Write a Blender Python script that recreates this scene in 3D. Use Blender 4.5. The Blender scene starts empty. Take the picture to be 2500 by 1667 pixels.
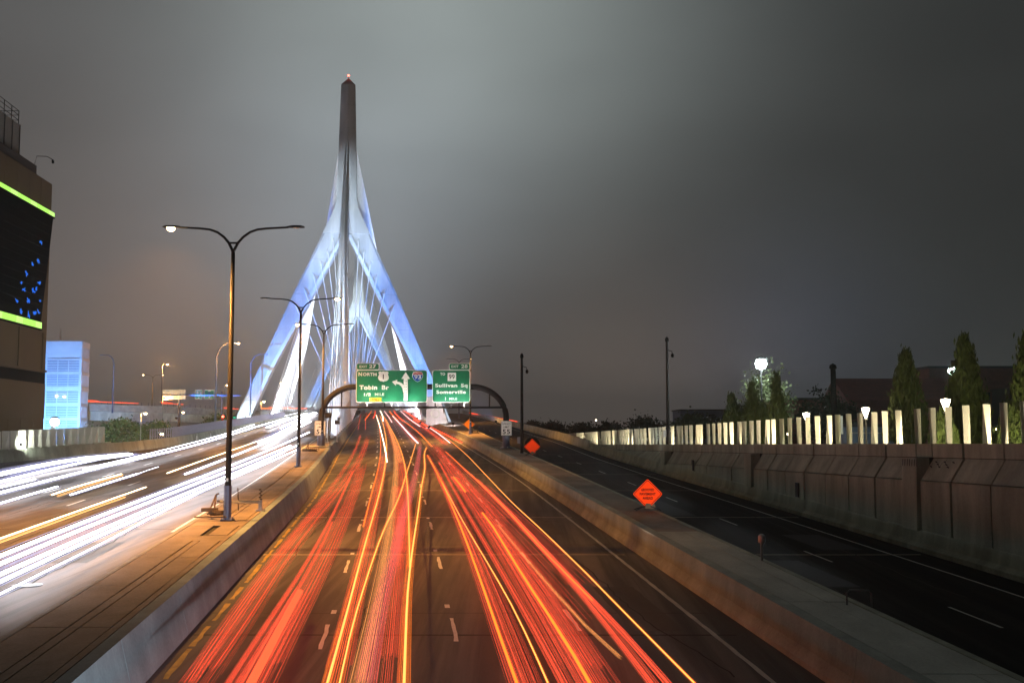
import bpy, math, random
import numpy as np
from mathutils import Vector, Matrix

random.seed(7)
rng = np.random.default_rng(11)
SC = bpy.context.scene
COL = SC.collection
R = math.radians

# ------------------------------------------------------------------ camera
CAM_Z = 6.65
cam = bpy.data.cameras.new('camera')
cam.sensor_width = 36.0
cam.lens = 37.81
cam.clip_start = 0.2
cam.clip_end = 9000
camo = bpy.data.objects.new('camera', cam)
COL.objects.link(camo)
camo.location = (0, 0, CAM_Z)
camo.rotation_euler = (R(90 + 4.883), 0, 0)
SC.camera = camo

# ------------------------------------------------------------------ exposure
SC.view_settings.view_transform = 'Standard'
SC.view_settings.look = 'None'
SC.view_settings.gamma = 1.0
SC.view_settings.use_curve_mapping = False
SC.view_settings.exposure = 0.0
SC.render.engine = 'CYCLES'
SC.cycles.use_denoising = True
try:
    SC.cycles.denoiser = 'OPENIMAGEDENOISE'
    SC.cycles.denoising_input_passes = 'RGB_ALBEDO_NORMAL'
except Exception:
    pass
SC.cycles.max_bounces = 5
SC.cycles.diffuse_bounces = 3
SC.cycles.glossy_bounces = 3
SC.cycles.sample_clamp_indirect = 4.0
SC.cycles.caustics_reflective = False
SC.cycles.caustics_refractive = False
SC.cycles.use_light_tree = True

# ------------------------------------------------------------------ world: low cloud lit by the city
world = bpy.data.worlds.new('World')
SC.world = world
world.use_nodes = True
wn, wl = world.node_tree.nodes, world.node_tree.links
wn.clear()
w_out = wn.new('ShaderNodeOutputWorld')


def W(kind, **kw):
    n = wn.new(kind)
    for k, v in kw.items():
        setattr(n, k, v)
    return n


def wmath(op, a, b=None):
    n = W('ShaderNodeMath', operation=op)
    for i, v in enumerate((a, b)):
        if v is None:
            continue
        if isinstance(v, (int, float)):
            n.inputs[i].default_value = v
        else:
            wl.new(v, n.inputs[i])
    return n.outputs[0]


tc = W('ShaderNodeTexCoord')
direction = tc.outputs['Generated']
sep = W('ShaderNodeSeparateXYZ')
wl.new(direction, sep.inputs[0])


def lobe(vec, power, rgb):
    """broad glow of the cloud deck round a direction (unit vector), as wide as `power` is small"""
    v = Vector(vec).normalized()
    d = W('ShaderNodeVectorMath', operation='DOT_PRODUCT')
    wl.new(direction, d.inputs[0])
    d.inputs[1].default_value = v
    s = wmath('POWER', wmath('MAXIMUM', d.outputs['Value'], 0.0), power)
    m = W('ShaderNodeVectorMath', operation='SCALE')
    m.inputs[0].default_value = rgb
    wl.new(s, m.inputs['Scale'])
    return m.outputs[0]


def vadd(a, b):
    n = W('ShaderNodeVectorMath', operation='ADD')
    wl.new(a, n.inputs[0])
    wl.new(b, n.inputs[1])
    return n.outputs[0]


base = W('ShaderNodeCombineXYZ')
for _i, _v in enumerate((0.0290, 0.0310, 0.0300)):
    base.inputs[_i].default_value = _v
acc = base.outputs[0]
for vec, pw, rgb in [((-0.06, 0.90, 0.42), 44, (0.226, 0.262, 0.254)),      # glow over the bridge tower
                     ((-0.15, 0.96, 0.22), 110, (0.085, 0.108, 0.130)),
                     ((-0.34, 0.92, 0.20), 12, (0.064, 0.062, 0.063)),       # city glow to the left
                     ((-0.30, 0.95, 0.04), 40, (0.072, 0.041, 0.028)),      # street-lamp glow low on the left
                     ((0.10, 0.99, 0.01), 130, (0.095, 0.064, 0.046)),       # warm glow on the horizon
                     ((0.24, 0.96, 0.07), 220, (0.020, 0.026, 0.044))]:
    acc = vadd(acc, lobe(vec, pw, rgb))
noise = W('ShaderNodeTexNoise')
noise.inputs['Scale'].default_value = 2.6
noise.inputs['Detail'].default_value = 3.0
noise.inputs['Roughness'].default_value = 0.45
wmap = W('ShaderNodeMapping')
wmap.inputs['Scale'].default_value = (1.0, 1.0, 2.2)
wl.new(direction, wmap.inputs[0])
wl.new(wmap.outputs[0], noise.inputs['Vector'])
cloud = wmath('ADD', wmath('MULTIPLY', noise.outputs['Fac'], 0.85), 0.57)
cm = W('ShaderNodeVectorMath', operation='SCALE')
wl.new(acc, cm.inputs[0])
wl.new(cloud, cm.inputs['Scale'])
bg_cloud = W('ShaderNodeBackground')
wl.new(cm.outputs[0], bg_cloud.inputs['Color'])
bg_cloud.inputs['Strength'].default_value = 1.0
sky_tex = W('ShaderNodeTexSky', sky_type='NISHITA')
sky_tex.sun_disc = False
sky_tex.sun_elevation = R(-9.0)          # night: the sun is well below the horizon
sky_tex.sun_rotation = R(-70.0)
bg_sky = W('ShaderNodeBackground')
wl.new(sky_tex.outputs[0], bg_sky.inputs['Color'])
bg_sky.inputs['Strength'].default_value = 0.05
w_add = W('ShaderNodeAddShader')
wl.new(bg_cloud.outputs[0], w_add.inputs[0])
wl.new(bg_sky.outputs[0], w_add.inputs[1])
wl.new(w_add.outputs[0], w_out.inputs['Surface'])


# ------------------------------------------------------------------ helpers: place
def prof(Y):
    """height of the main roadway: a steady climb from the tunnel to the bridge crest"""
    if Y <= 400:
        return .0351 * Y
    if Y < 460:
        d = Y - 400
        return 14.04 + .0351 * d - .000351 * d * d
    return 14.882 - .00702 * .3 * (Y - 460)


def bend(Y):
    t = (Y - 85) / 22.
    return 22 * math.log1p(math.exp(t)) if t < 30 else Y - 85


def rx(Y):
    """X of the road reference line"""
    return -.0988 * Y - .0255 * bend(Y)


def interp(tab, Y):
    if Y <= tab[0][0]:
        return tab[0][1]
    for (a, va), (b, vb) in zip(tab, tab[1:]):
        if Y <= b:
            return va + (vb - va) * (Y - a) / (b - a)
    return tab[-1][1]


# ------------------------------------------------------------------ helpers: meshes
class MB:
    def __init__(s):
        s.v, s.f, s.m = [], [], []

    def add(s, vs, fs, mi=0):
        o = len(s.v)
        s.v += [tuple(p) for p in vs]
        s.f += [tuple(i + o for i in f) for f in fs]
        s.m += [mi] * len(fs)
        return s

    def box(s, c, d, rz=0, mi=0, taper=1.0):
        cx, cy, cz = c
        x, y, z = d[0] / 2, d[1] / 2, d[2] / 2
        ca, sa = math.cos(rz), math.sin(rz)
        vs = []
        for k, t in ((-1, 1.0), (1, taper)):
            for a, b in ((-1, -1), (1, -1), (1, 1), (-1, 1)):
                px, py = a * x * t, b * y * t
                vs.append((cx + px * ca - py * sa, cy + px * sa + py * ca, cz + k * z))
        return s.add(vs, [(3, 2, 1, 0), (4, 5, 6, 7), (0, 1, 5, 4), (1, 2, 6, 5), (2, 3, 7, 6), (3, 0, 4, 7)], mi)

    def rings(s, rings, caps=True, mi=0):
        n = len(rings[0])
        o = len(s.v)
        for r in rings:
            s.v += [tuple(p) for p in r]
        for i in range(len(rings) - 1):
            for j in range(n):
                a, b = o + i * n + j, o + i * n + (j + 1) % n
                s.f.append((a, b, b + n, a + n))
                s.m.append(mi)
        if caps:
            s.f.append(tuple(o + j for j in reversed(range(n))))
            s.f.append(tuple(o + (len(rings) - 1) * n + j for j in range(n)))
            s.m += [mi, mi]
        return s

    def tube(s, pts, r, n=8, mi=0, squash=None):
        pts = [Vector(p) for p in pts]
        rs = r if isinstance(r, (list, tuple)) else [r] * len(pts)
        rings = []
        for i, p in enumerate(pts):
            t = (pts[min(i + 1, len(pts) - 1)] - pts[max(i - 1, 0)]).normalized()
            up = Vector((0, 0, 1)) if abs(t.z) < .95 else Vector((0, 1, 0))
            a = t.cross(up).normalized()
            b = a.cross(t).normalized()
            sq = squash or 1.0
            rings.append([p + (a * math.cos(2 * math.pi * k / n) + b * sq * math.sin(2 * math.pi * k / n)) * rs[i] for k in range(n)])
        return s.rings(rings, True, mi)

    def lathe(s, c, prof_rz, n=12, mi=0):
        rings = [[(c[0] + r * math.cos(2 * math.pi * k / n), c[1] + r * math.sin(2 * math.pi * k / n), c[2] + z) for k in range(n)] for r, z in prof_rz]
        return s.rings(rings, True, mi)

    def poly(s, pts, y0, y1, mi=0):
        """2-D outline (x, z) given counter-clockwise as seen from -Y, thickness from y0 (front) to y1"""
        n = len(pts)
        vs = [(x, y0, z) for x, z in pts] + [(x, y1, z) for x, z in pts]
        fs = [tuple(range(n)), tuple(reversed(range(n, 2 * n)))]
        fs += [(i, i + n, (i + 1) % n + n, (i + 1) % n) for i in range(n)]
        return s.add(vs, fs, mi)

    def build(s, name, mats, parent=None, loc=None, smooth=False):
        me = bpy.data.meshes.new(name)
        off = Vector((0, 0, 0))
        if loc is not None:
            off = Vector(loc)
        elif parent is not None:
            off = root_loc(parent)
        me.from_pydata([(x - off.x, y - off.y, z - off.z) for x, y, z in s.v], [], s.f)
        for m in (mats if isinstance(mats, (list, tuple)) else [mats]):
            me.materials.append(m)
        if any(s.m):
            me.polygons.foreach_set('material_index', s.m)
        if smooth:
            me.polygons.foreach_set('use_smooth', [True] * len(me.polygons))
        me.update()
        o = bpy.data.objects.new(name, me)
        COL.objects.link(o)
        if parent is not None:
            o.parent = parent
        if loc is not None and parent is None:
            o.location = loc
        return o


def root_loc(o):
    while o.parent is not None:
        o = o.parent
    return Vector(o.location)


def fast_mesh(name, verts, faces, mats, mat_idx=None):
    """verts (n,3), faces (m,k) numpy"""
    me = bpy.data.meshes.new(name)
    k = faces.shape[1]
    me.vertices.add(len(verts))
    me.vertices.foreach_set('co', np.ascontiguousarray(verts, dtype=np.float32).ravel())
    me.loops.add(faces.size)
    me.loops.foreach_set('vertex_index', faces.astype(np.int32).ravel())
    me.polygons.add(len(faces))
    me.polygons.foreach_set('loop_start', np.arange(0, faces.size, k, dtype=np.int32))
    if mat_idx is not None:
        me.polygons.foreach_set('material_index', mat_idx.astype(np.int32))
    for m in mats:
        me.materials.append(m)
    me.update(calc_edges=True)
    return me


def tag(o, label=None, cat=None, group=None, kind=None):
    if label:
        o['label'] = label
    if cat:
        o['category'] = cat
    if group:
        o['group'] = group
    if kind:
        o['kind'] = kind
    return o


def thing(name, label, cat, loc, group=None):
    o = bpy.data.objects.new(name, None)
    o.empty_display_size = .3
    COL.objects.link(o)
    o.location = loc
    return tag(o, label, cat, group)


def dup(o, loc=None, rz=None, label=None, group=None, scale=None, parent=None):
    c = o.copy()
    COL.objects.link(c)
    if parent is not None:
        c.parent = parent
    if loc is not None:
        c.location = loc
    if rz is not None:
        c.rotation_euler = (0, 0, rz)
    if scale is not None:
        c.scale = scale
    if label:
        c['label'] = label
    if group:
        c['group'] = group
    for ch in list(o.children):
        dup(ch, parent=c)
    return c


# ------------------------------------------------------------------ helpers: materials
def lin(r, g, b):
    f = lambda c: (c / 255 / 12.92) if c <= 10 else ((c / 255 + .055) / 1.055) ** 2.4
    return (f(r), f(g), f(b))


def mat(name, rgb, rough=.7, var=.25, scale=1.0, stretch=(1, 1, 1), metal=0., bump=0., fine=18., rgb2=None, spec=.4, streak=0., streak_scale=(5, 5, .12), rot=0.):
    m = bpy.data.materials.new(name)
    m.use_nodes = True
    nt = m.node_tree
    n, l = nt.nodes, nt.links
    b = n['Principled BSDF']
    b.inputs['Roughness'].default_value = rough
    b.inputs['Metallic'].default_value = metal
    b.inputs['Specular IOR Level'].default_value = spec
    if var <= 0 and rgb2 is None:
        b.inputs['Base Color'].default_value = (*rgb, 1)
        return m
    t = n.new('ShaderNodeTexCoord')
    mp = n.new('ShaderNodeMapping')
    mp.inputs['Scale'].default_value = stretch
    mp.inputs['Rotation'].default_value = (0, 0, rot)
    l.new(t.outputs['Object'], mp.inputs[0])
    big = n.new('ShaderNodeTexNoise')
    big.inputs['Scale'].default_value = scale
    big.inputs['Detail'].default_value = 6
    big.inputs['Roughness'].default_value = .62
    l.new(mp.outputs[0], big.inputs['Vector'])
    sm = n.new('ShaderNodeTexNoise')
    sm.inputs['Scale'].default_value = fine
    sm.inputs['Detail'].default_value = 3
    l.new(t.outputs['Object'], sm.inputs['Vector'])
    mixf = n.new('ShaderNodeMath')
    mixf.operation = 'MULTIPLY_ADD'
    l.new(big.outputs['Fac'], mixf.inputs[0])
    mixf.inputs[1].default_value = .75
    m2 = n.new('ShaderNodeMath')
    m2.operation = 'MULTIPLY'
    l.new(sm.outputs['Fac'], m2.inputs[0])
    m2.inputs[1].default_value = .25
    l.new(m2.outputs[0], mixf.inputs[2])
    ramp = n.new('ShaderNodeValToRGB')
    e = ramp.color_ramp.elements
    e[0].position, e[1].position = .34, .66
    lo = tuple(c * (1 - var) for c in rgb)
    hi = rgb2 if rgb2 else tuple(min(1, c * (1 + var)) for c in rgb)
    e[0].color, e[1].color = (*lo, 1), (*hi, 1)
    l.new(mixf.outputs[0], ramp.inputs[0])
    out = ramp.outputs[0]
    if streak:                       # run-off stains and wear in long thin streaks
        mp2 = n.new('ShaderNodeMapping')
        mp2.inputs['Scale'].default_value = streak_scale
        mp2.inputs['Rotation'].default_value = (0, 0, rot)
        l.new(t.outputs['Object'], mp2.inputs[0])
        st = n.new('ShaderNodeTexNoise')
        st.inputs['Scale'].default_value = 1.0
        st.inputs['Detail'].default_value = 4
        st.inputs['Roughness'].default_value = .6
        l.new(mp2.outputs[0], st.inputs['Vector'])
        mr_ = n.new('ShaderNodeMapRange')
        mr_.inputs['From Min'].default_value = .42
        mr_.inputs['From Max'].default_value = .62
        mr_.inputs['To Min'].default_value = 1 - streak
        mr_.inputs['To Max'].default_value = 1 + streak * .25
        l.new(st.outputs['Fac'], mr_.inputs[0])
        mx_ = n.new('ShaderNodeVectorMath')
        mx_.operation = 'SCALE'
        l.new(out, mx_.inputs[0])
        l.new(mr_.outputs[0], mx_.inputs['Scale'])
        out = mx_.outputs[0]
    l.new(out, b.inputs['Base Color'])
    rr = n.new('ShaderNodeMapRange')
    rr.inputs['To Min'].default_value = max(.05, rough - .12)
    rr.inputs['To Max'].default_value = min(1, rough + .12)
    l.new(big.outputs['Fac'], rr.inputs[0])
    l.new(rr.outputs[0], b.inputs['Roughness'])
    if bump:
        bn = n.new('ShaderNodeBump')
        bn.inputs['Strength'].default_value = bump
        bn.inputs['Distance'].default_value = .02
        l.new(sm.outputs['Fac'], bn.inputs['Height'])
        l.new(bn.outputs[0], b.inputs['Normal'])
    return m


def emit(name, rgb, strength, sample=True):
    m = bpy.data.materials.new(name)
    m.use_nodes = True
    nt = m.node_tree
    nt.nodes.clear()
    e = nt.nodes.new('ShaderNodeEmission')
    e.inputs['Color'].default_value = (*rgb, 1)
    e.inputs['Strength'].default_value = strength
    o = nt.nodes.new('ShaderNodeOutputMaterial')
    nt.links.new(e.outputs[0], o.inputs[0])
    if not sample:
        m.cycles.emission_sampling = 'NONE'
    return m


M = {}
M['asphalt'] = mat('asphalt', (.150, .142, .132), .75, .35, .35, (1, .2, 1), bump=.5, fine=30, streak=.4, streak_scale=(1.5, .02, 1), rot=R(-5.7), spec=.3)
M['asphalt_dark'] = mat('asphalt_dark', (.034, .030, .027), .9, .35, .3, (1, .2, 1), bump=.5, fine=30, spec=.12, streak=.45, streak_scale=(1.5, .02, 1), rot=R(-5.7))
M['asphalt_patch'] = mat('asphalt_patch', (.115, .108, .100), .8, .3, .5, (1, .3, 1), bump=.5, fine=30, spec=.2)
M['asphalt_left'] = mat('asphalt_left', (.20, .175, .165), .68, .3, .5, (1, .15, 1), bump=.5, fine=30, streak=.35, streak_scale=(1.5, .02, 1), rot=R(-5.7))
M['concrete'] = mat('concrete', (.30, .285, .26), .85, .3, .8, (1, 1, 1), bump=.3, fine=14)
M['concrete_wall'] = mat('concrete_wall', (.44, .455, .355), .88, .28, .5, (1.2, 1.2, .4), bump=.3, fine=9, rgb2=(.53, .55, .44), streak=.24, streak_scale=(.9, .9, .12))
M['concrete_barrier'] = mat('concrete_barrier', (.41, .435, .385), .85, .28, .9, (1, .5, .5), bump=.25, fine=12, streak=.16, streak_scale=(.8, .8, .2))
M['barrier_cool_lit'] = mat('cool_lit_barrier_concrete', (.27, .34, .38), .85, .25, .9, (1, .5, .5), bump=.25, fine=12, streak=.16, streak_scale=(.8, .8, .2))  # tint of the cool light on this wall mixed into the concrete colour
M['concrete_bridge'] = mat('concrete_bridge', (.43, .43, .43), .8, .22, .22, (1, 1, .5), bump=.1, fine=6, streak=.16, streak_scale=(.6, .6, .05))
M['slab'] = mat('pavement_slab', (.27, .22, .18), .85, .45, .5, (1, .6, 1), bump=.35, fine=16)
M['slab_grey'] = mat('pavement_slab_grey', (.52, .525, .47), .85, .35, .45, (1, .5, 1), bump=.35, fine=16)
M['joint'] = mat('joint_filler', (.05, .045, .04), .9, .3, 3)
M['joint_pale'] = mat('joint_sealant', (.52, .46, .37), .8, .35, 2, (1, 6, 1))
M['paint_white'] = mat('road_paint_white', (.80, .80, .78), .6, .14, 3.5, (1, .6, 1), rgb2=(.85, .85, .83))
M['paint_edge'] = mat('edge_line_paint', (.62, .63, .58), .6, .35, 2.5, (1, .3, 1), rgb2=(.72, .72, .66))
M['paint_yellow'] = mat('road_paint_yellow', (.55, .36, .05), .6, .6, 2.5, (1, .5, 1), rgb2=(.66, .46, .07))
M['steel_dark'] = mat('dark_painted_steel', (.022, .02, .02), .75, .3, 2, spec=.2)
M['steel_blue'] = mat('blue_grey_steel', (.10, .11, .17), .45, .25, 2, metal=.3)
M['bronze'] = mat('dark_bronze_pole', (.020, .018, .018), .6, .25, 2, spec=.2)
M['galv'] = mat('galvanised_steel', (.36, .36, .37), .42, .25, 3, metal=.7)
M['cable'] = mat('white_cable_sheath', (.80, .80, .80), .5, .06, 1)
M['fence_white'] = mat('pale_fence_panel', (.62, .58, .48), .6, .1, 1.5)
M['sign_green'] = mat('sign_green', (.004, .19, .085), .45, .1, 1.2)
M['sign_white'] = mat('sign_white', (.82, .81, .78), .45, .05, 2)
M['sign_blue'] = mat('sign_blue', (.01, .07, .42), .45, .05, 2)
M['sign_red'] = mat('sign_red', (.62, .03, .04), .45, .05, 2)
M['sign_yellow'] = mat('sign_yellow', (.82, .52, .02), .45, .05, 2)
M['sign_black'] = mat('sign_black', (.006, .006, .006), .9, .0, spec=.05)
M['sign_orange'] = mat('sign_orange', (.92, .052, .004), .8, .05, 2, spec=.1)
M['sign_amber'] = mat('sign_amber', (.92, .24, .006), .8, .05, 2, spec=.1)
M['sign_back'] = mat('sign_back_aluminium', (.42, .42, .44), .4, .15, 2, metal=.5)
M['brick'] = mat('dark_brick', (.13, .055, .045), .9, .3, 1.5, bump=.3, fine=9)
M['roof_red'] = mat('red_roof_tiles', (.16, .055, .05), .85, .25, 1.0, (1, 1, 3), bump=.3, fine=8)
M['roof_dark'] = mat('dark_roofing', (.03, .03, .034), .8, .2, 1)
M['arena_wall'] = mat('tan_wall_panel', (.095, .072, .042), .85, .22, .12, (1, 1, .5), bump=.1)
M['arena_dark'] = mat('dark_screen_glass', (.003, .006, .009), .9, .2, .3, spec=0)
M['slat_dark'] = mat('dark_screen_slat', (.006, .009, .012), .9, .2, 1, spec=0)
M['penthouse'] = mat('grey_corrugated_metal', (.20, .20, .19), .6, .2, .6, metal=.2)
M['vent'] = mat('pale_vent_cladding', (.50, .53, .56), .7, .1, .3)
M['vent_louvre'] = mat('vent_louvre_metal', (.13, .17, .24), .6, .15, 1, metal=.2)
M['ground'] = mat('dark_ground', (.045, .045, .035), .95, .4, .15, bump=.2)
M['grass'] = mat('rough_grass', (.05, .075, .025), .95, .5, .4, bump=.4, fine=6)
M['leaf_cypress'] = mat('cypress_foliage', (.034, .046, .008), .85, .5, 1.6)
M['leaf_dark'] = mat('dark_foliage', (.02, .032, .014), .85, .5, 1.2)
M['leaf_pale'] = mat('pale_foliage', (.10, .12, .05), .7, .4, 1.2)
M['leaf_mid'] = mat('mid_green_foliage', (.05, .085, .03), .8, .5, 1.0)
M['bark'] = mat('bark', (.07, .055, .04), .9, .3, 4)
M['fence_purple'] = mat('grey_fence_pales', (.22, .22, .30), .6, .2, 1)
M['rust'] = mat('rusty_steel', (.10, .065, .04), .8, .4, 5)
M['glass_dark'] = mat('dark_window', (.02, .025, .03), .15, 0)
M['hoop_steel'] = mat('dull_steel', (.13, .13, .13), .6, .2, 3)
M['black'] = mat('black_paint', (.006, .006, .006), .9, 0, spec=.05)
M['stain'] = mat('graffiti_paint', (.03, .025, .035), .8, .5, 8)

# things that give off light
M['L_sodium'] = emit('sodium_lamp', (1, .62, .27), 45)
M['L_off'] = mat('unlit_lamp_glass', (.55, .5, .42), .2, 0)
M['L_white'] = emit('white_floodlight', (.82, 1, .97), 90)
M['L_warm'] = emit('warm_lantern', (1, .86, .62), 14)
M['L_red'] = emit('red_lamp', (1, .08, .05), 14)
M['L_green'] = emit('green_signal', (.05, 1, .5), 14)
M['L_blue'] = emit('blue_led', (.02, .17, .9), .95)
M['L_lime'] = emit('lime_lit_panel', (.46, 1, .14), 1.25)
M['L_lime_b'] = emit('lime_lit_panel_pale', (.55, 1, .22), 1.35)
M['L_window'] = emit('lit_window', (.75, .95, .85), 1.3)
M['L_city'] = emit('distant_lamp', (1, .85, .6), 12)


# ================================================================== THE SETTING
YS = [6, 10, 15] + list(range(20, 140, 5)) + list(range(140, 400, 10)) + [400, 410, 420, 430, 440, 450, 460, 480, 520, 560]
H_LEFT = 1.13      # the left carriageway and the medians sit above the main one
H_MED = 1.25
H_RMED = 1.05
LEFT_EDGE = [(6, -40), (80, -36), (88, -33), (98, -29.5), (108, -26), (118, -24.2), (150, -23.3), (250, -21.6), (400, -21)]
WALL_L = [(6, -5.93), (70, -5.98), (116, -6.75), (160, -7.0), (400, -7.3)]       # foot of the wall left of the main road
MED_L = [(6, -8.95), (60, -9.1), (110, -9.6), (160, -9.7), (400, -9.7)]         # left edge of the median
WALL_R = [(6, 9.8), (115, 10.0), (200, 9.9), (400, 9.6)]
RMED_R = [(6, 12.35), (110, 12.6), (170, 13.6), (230, 15.2)]
RAMP_R = [(6, 22.0), (90, 22.1), (115, 22.6), (154, 24.6), (257, 27.0), (400, 29)]


def sheet(name, uL, uR, h, m, Ys=YS, kind='structure', parent=None, nu=2):
    b = MB()
    rows = []
    for Y in Ys:
        a, c = uL(Y), uR(Y)
        rows.append([(rx(Y) + a + (c - a) * i / nu, Y, prof(Y) + h) for i in range(nu + 1)])
    vs = [p for r in rows for p in r]
    n = nu + 1
    fs = [(i * n + j, i * n + j + 1, (i + 1) * n + j + 1, (i + 1) * n + j) for i in range(len(rows) - 1) for j in range(nu)]
    b.add(vs, fs)
    o = b.build(name, m, parent)
    if parent is None:
        tag(o, kind=kind)
    return o


road = sheet('main_road', lambda Y: interp(WALL_L, Y) - .05, lambda Y: interp(WALL_R, Y) + .05, 0, M['asphalt'])
left_road = sheet('left_road', lambda Y: interp(LEFT_EDGE, Y) - .05, lambda Y: interp(MED_L, Y) + .02, H_LEFT, M['asphalt_left'])
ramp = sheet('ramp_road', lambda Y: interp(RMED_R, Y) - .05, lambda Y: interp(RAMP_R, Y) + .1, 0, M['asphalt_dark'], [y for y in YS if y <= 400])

# the land: one sheet out to the horizon, well below the carriageways, and the higher banks either side
gb = MB()
gb.add([(-1500, -150, -2.2), (1500, -150, -2.2), (1500, 3000, -2.2), (-1500, 3000, -2.2)], [(0, 1, 2, 3)])
tag(gb.build('ground', M['ground']), kind='structure')


def wall_top(Y):
    return 6.3 - .0105 * (Y - 38)


bank = MB()
ysb = list(range(6, 330, 12))
vs, fs = [], []
for Y in ysb:
    z = max(wall_top(min(Y, 120)) - .35, 4.0) if Y < 125 else 4.6
    e = 24.3 if Y < 125 else 30
    vs += [(rx(Y) + e, Y, z), (rx(Y) + e + 60, Y, z - .2), (rx(Y) + e + 260, Y, z - .6)]
for i in range(len(ysb) - 1):
    for j in range(2):
        fs.append((i * 3 + j, i * 3 + j + 1, i * 3 + j + 4, i * 3 + j + 3))
bank.add(vs, fs)
tag(bank.build('terrain', M['grass']), kind='structure')
bank = MB()
vs, fs = [], []
for Y in ysb:
    e = interp(LEFT_EDGE, Y) - 1.2
    vs += [(rx(Y) + e, Y, prof(Y) + .4), (rx(Y) + e - 14, Y, 3.4), (rx(Y) + e - 200, Y, 3.0)]
for i in range(len(ysb) - 1):
    for j in range(2):
        fs.append((i * 3 + j + 1, i * 3 + j, i * 3 + j + 3, i * 3 + j + 4))
bank.add(vs, fs)
tag(bank.build('terrain', M['grass']), kind='structure')


# ------------------------------------------------------------------ painted markings
def dash(name, u, Y0, Y1, w, h, m, parent, lift=.004, chip=0):
    """one painted mark on a carriageway; chip>0 gives it bitten, worn edges"""
    b = MB()
    n = max(1, int((Y1 - Y0) / 1.2)) if not chip else max(3, int((Y1 - Y0) / .45))
    pts = []
    for i in range(n + 1):
        Y = Y0 + (Y1 - Y0) * i / n
        jl = random.uniform(0, chip) if chip else 0
        jr = random.uniform(0, chip) if chip else 0
        uu = u(Y) if callable(u) else u
        pts.append(((rx(Y) + uu - w / 2 + jl, Y, prof(Y) + h + lift), (rx(Y) + uu + w / 2 - jr, Y, prof(Y) + h + lift)))
    vs = [p for q in pts for p in q]
    b.add(vs, [(2 * i, 2 * i + 1, 2 * i + 3, 2 * i + 2) for i in range(n)])
    return b.build(name, m, parent)


def across(name, Yc, u0, u1, w, h, m, parent, lift=.004, tilt=0.):
    b = MB()
    n = 6
    pts = []
    for i in range(n + 1):
        u = u0 + (u1 - u0) * i / n
        Y = Yc + tilt * (u - u0) + random.uniform(-.03, .03)
        ww = w * random.uniform(.75, 1.2)
        pts.append(((rx(Yc) + u, Y - ww / 2, prof(Y - ww / 2) + h + lift), (rx(Yc) + u, Y + ww / 2, prof(Y + ww / 2) + h + lift)))
    vs = [p for q in pts for p in q]
    b.add(vs, [(2 * i, 2 * i + 2, 2 * i + 3, 2 * i + 1) for i in range(n)])
    return b.build(name, m, parent)


Y = 16.6
while Y < 300:
    for u, ph in ((-2.15, 0), (1.48, .9), (5.05, 2.2)):
        dash('lane_dash', u, Y + ph, Y + ph + 3.05, .17, 0, M['paint_white'], road, .008, .05 if Y < 90 else 0)
    if Y < 140:
        for u, ph in ((-2.1, 0), (1.42, .9)):
            dash('lane_marker', u, Y + ph + 4.6, Y + ph + 5.15, .16, 0, M['paint_white'], road, .008)
    Y += 12.2
# left yellow line, worn into lengths
Y = 12.0
while Y < 150:
    L = random.uniform(1.6, 4.2)
    dash('edge_line_piece', lambda y: interp(WALL_L, y) + .38, Y, Y + L, .2, 0, M['paint_yellow'], road, .008, .07)
    Y += L + random.uniform(.12, .9)
dash('edge_line', lambda y: interp(WALL_L, y) + .38, 150, 380, .16, 0, M['paint_yellow'], road, .008)
dash('edge_line', lambda y: 8.62 + min(.7, max(0, (y - 25) * .012)), 8, 300, .17, 0, M['paint_edge'], road, .008, .03)
for Yc in (30.5, 45.6, 59.4, 76, 91.5, 107, 122, 138, 154, 172):
    across('expansion_joint', Yc, interp(WALL_L, Yc) + .15, 9.3, .15 if Yc < 60 else .2, 0, M['joint_pale'] if Yc > 40 else M['joint'], road)
    across('expansion_joint', Yc + 3.0, interp(WALL_L, Yc) + .15, 9.3, .06, 0, M['joint'], road)
# the ramp
Y = 31.4
while Y < 260:
    dash('lane_dash', lambda y: 17.2 + max(0, y - 60) * .012, Y, Y + 3.05, .12, 0, M['paint_edge'], ramp, .008, .02)
    Y += 12.2
dash('edge_line', lambda y: interp(RAMP_R, y) - 1.55, 8, 300, .13, 0, M['paint_edge'], ramp, .008, .02)
for Yc in (45.6, 59.4, 76, 91.5, 107, 122):
    across('expansion_joint', Yc, 12.6, 21.7, .12, 0, M['joint_pale'], ramp)
# the left carriageway
for u, y0 in ((-13.2, 34), (-16.8, 30), (-20.3, 37)):
    Y = y0
    while Y < 260:
        dash('lane_dash', u, Y, Y + 3.05, .16, H_LEFT, M['paint_white'], left_road, .008)
        Y += 12.2
dash('edge_line', lambda y: interp(MED_L, y) - .28, 44, 300, .16, H_LEFT, M['paint_white'], left_road, .008, .03)
dash('edge_line', lambda y: interp(LEFT_EDGE, y) + 1.3, 110, 320, .16, H_LEFT, M['paint_yellow'], left_road, .008)
for Yc in (45, 60, 75, 92, 112, 135):
    across('expansion_joint', Yc, -22, interp(MED_L, Yc) - .1, .1, H_LEFT, M['joint'], left_road)
mh = MB()
mx, my = -14.11, 31.8
mh.lathe((mx, my, prof(my) + H_LEFT), [(.42, .0), (.42, .018), (.36, .018), (.36, .012), (.30, .012), (.30, .02), (.0001, .02)], 20)
mh.build('manhole_cover', M['galv'], left_road)



# repair patches and sealed cracks in the asphalt
def patch(parent, u, Y0, Y1, w, h, m):
    return dash('asphalt_patch', u, Y0, Y1, w, h, m, parent, .004, .06)


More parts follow.
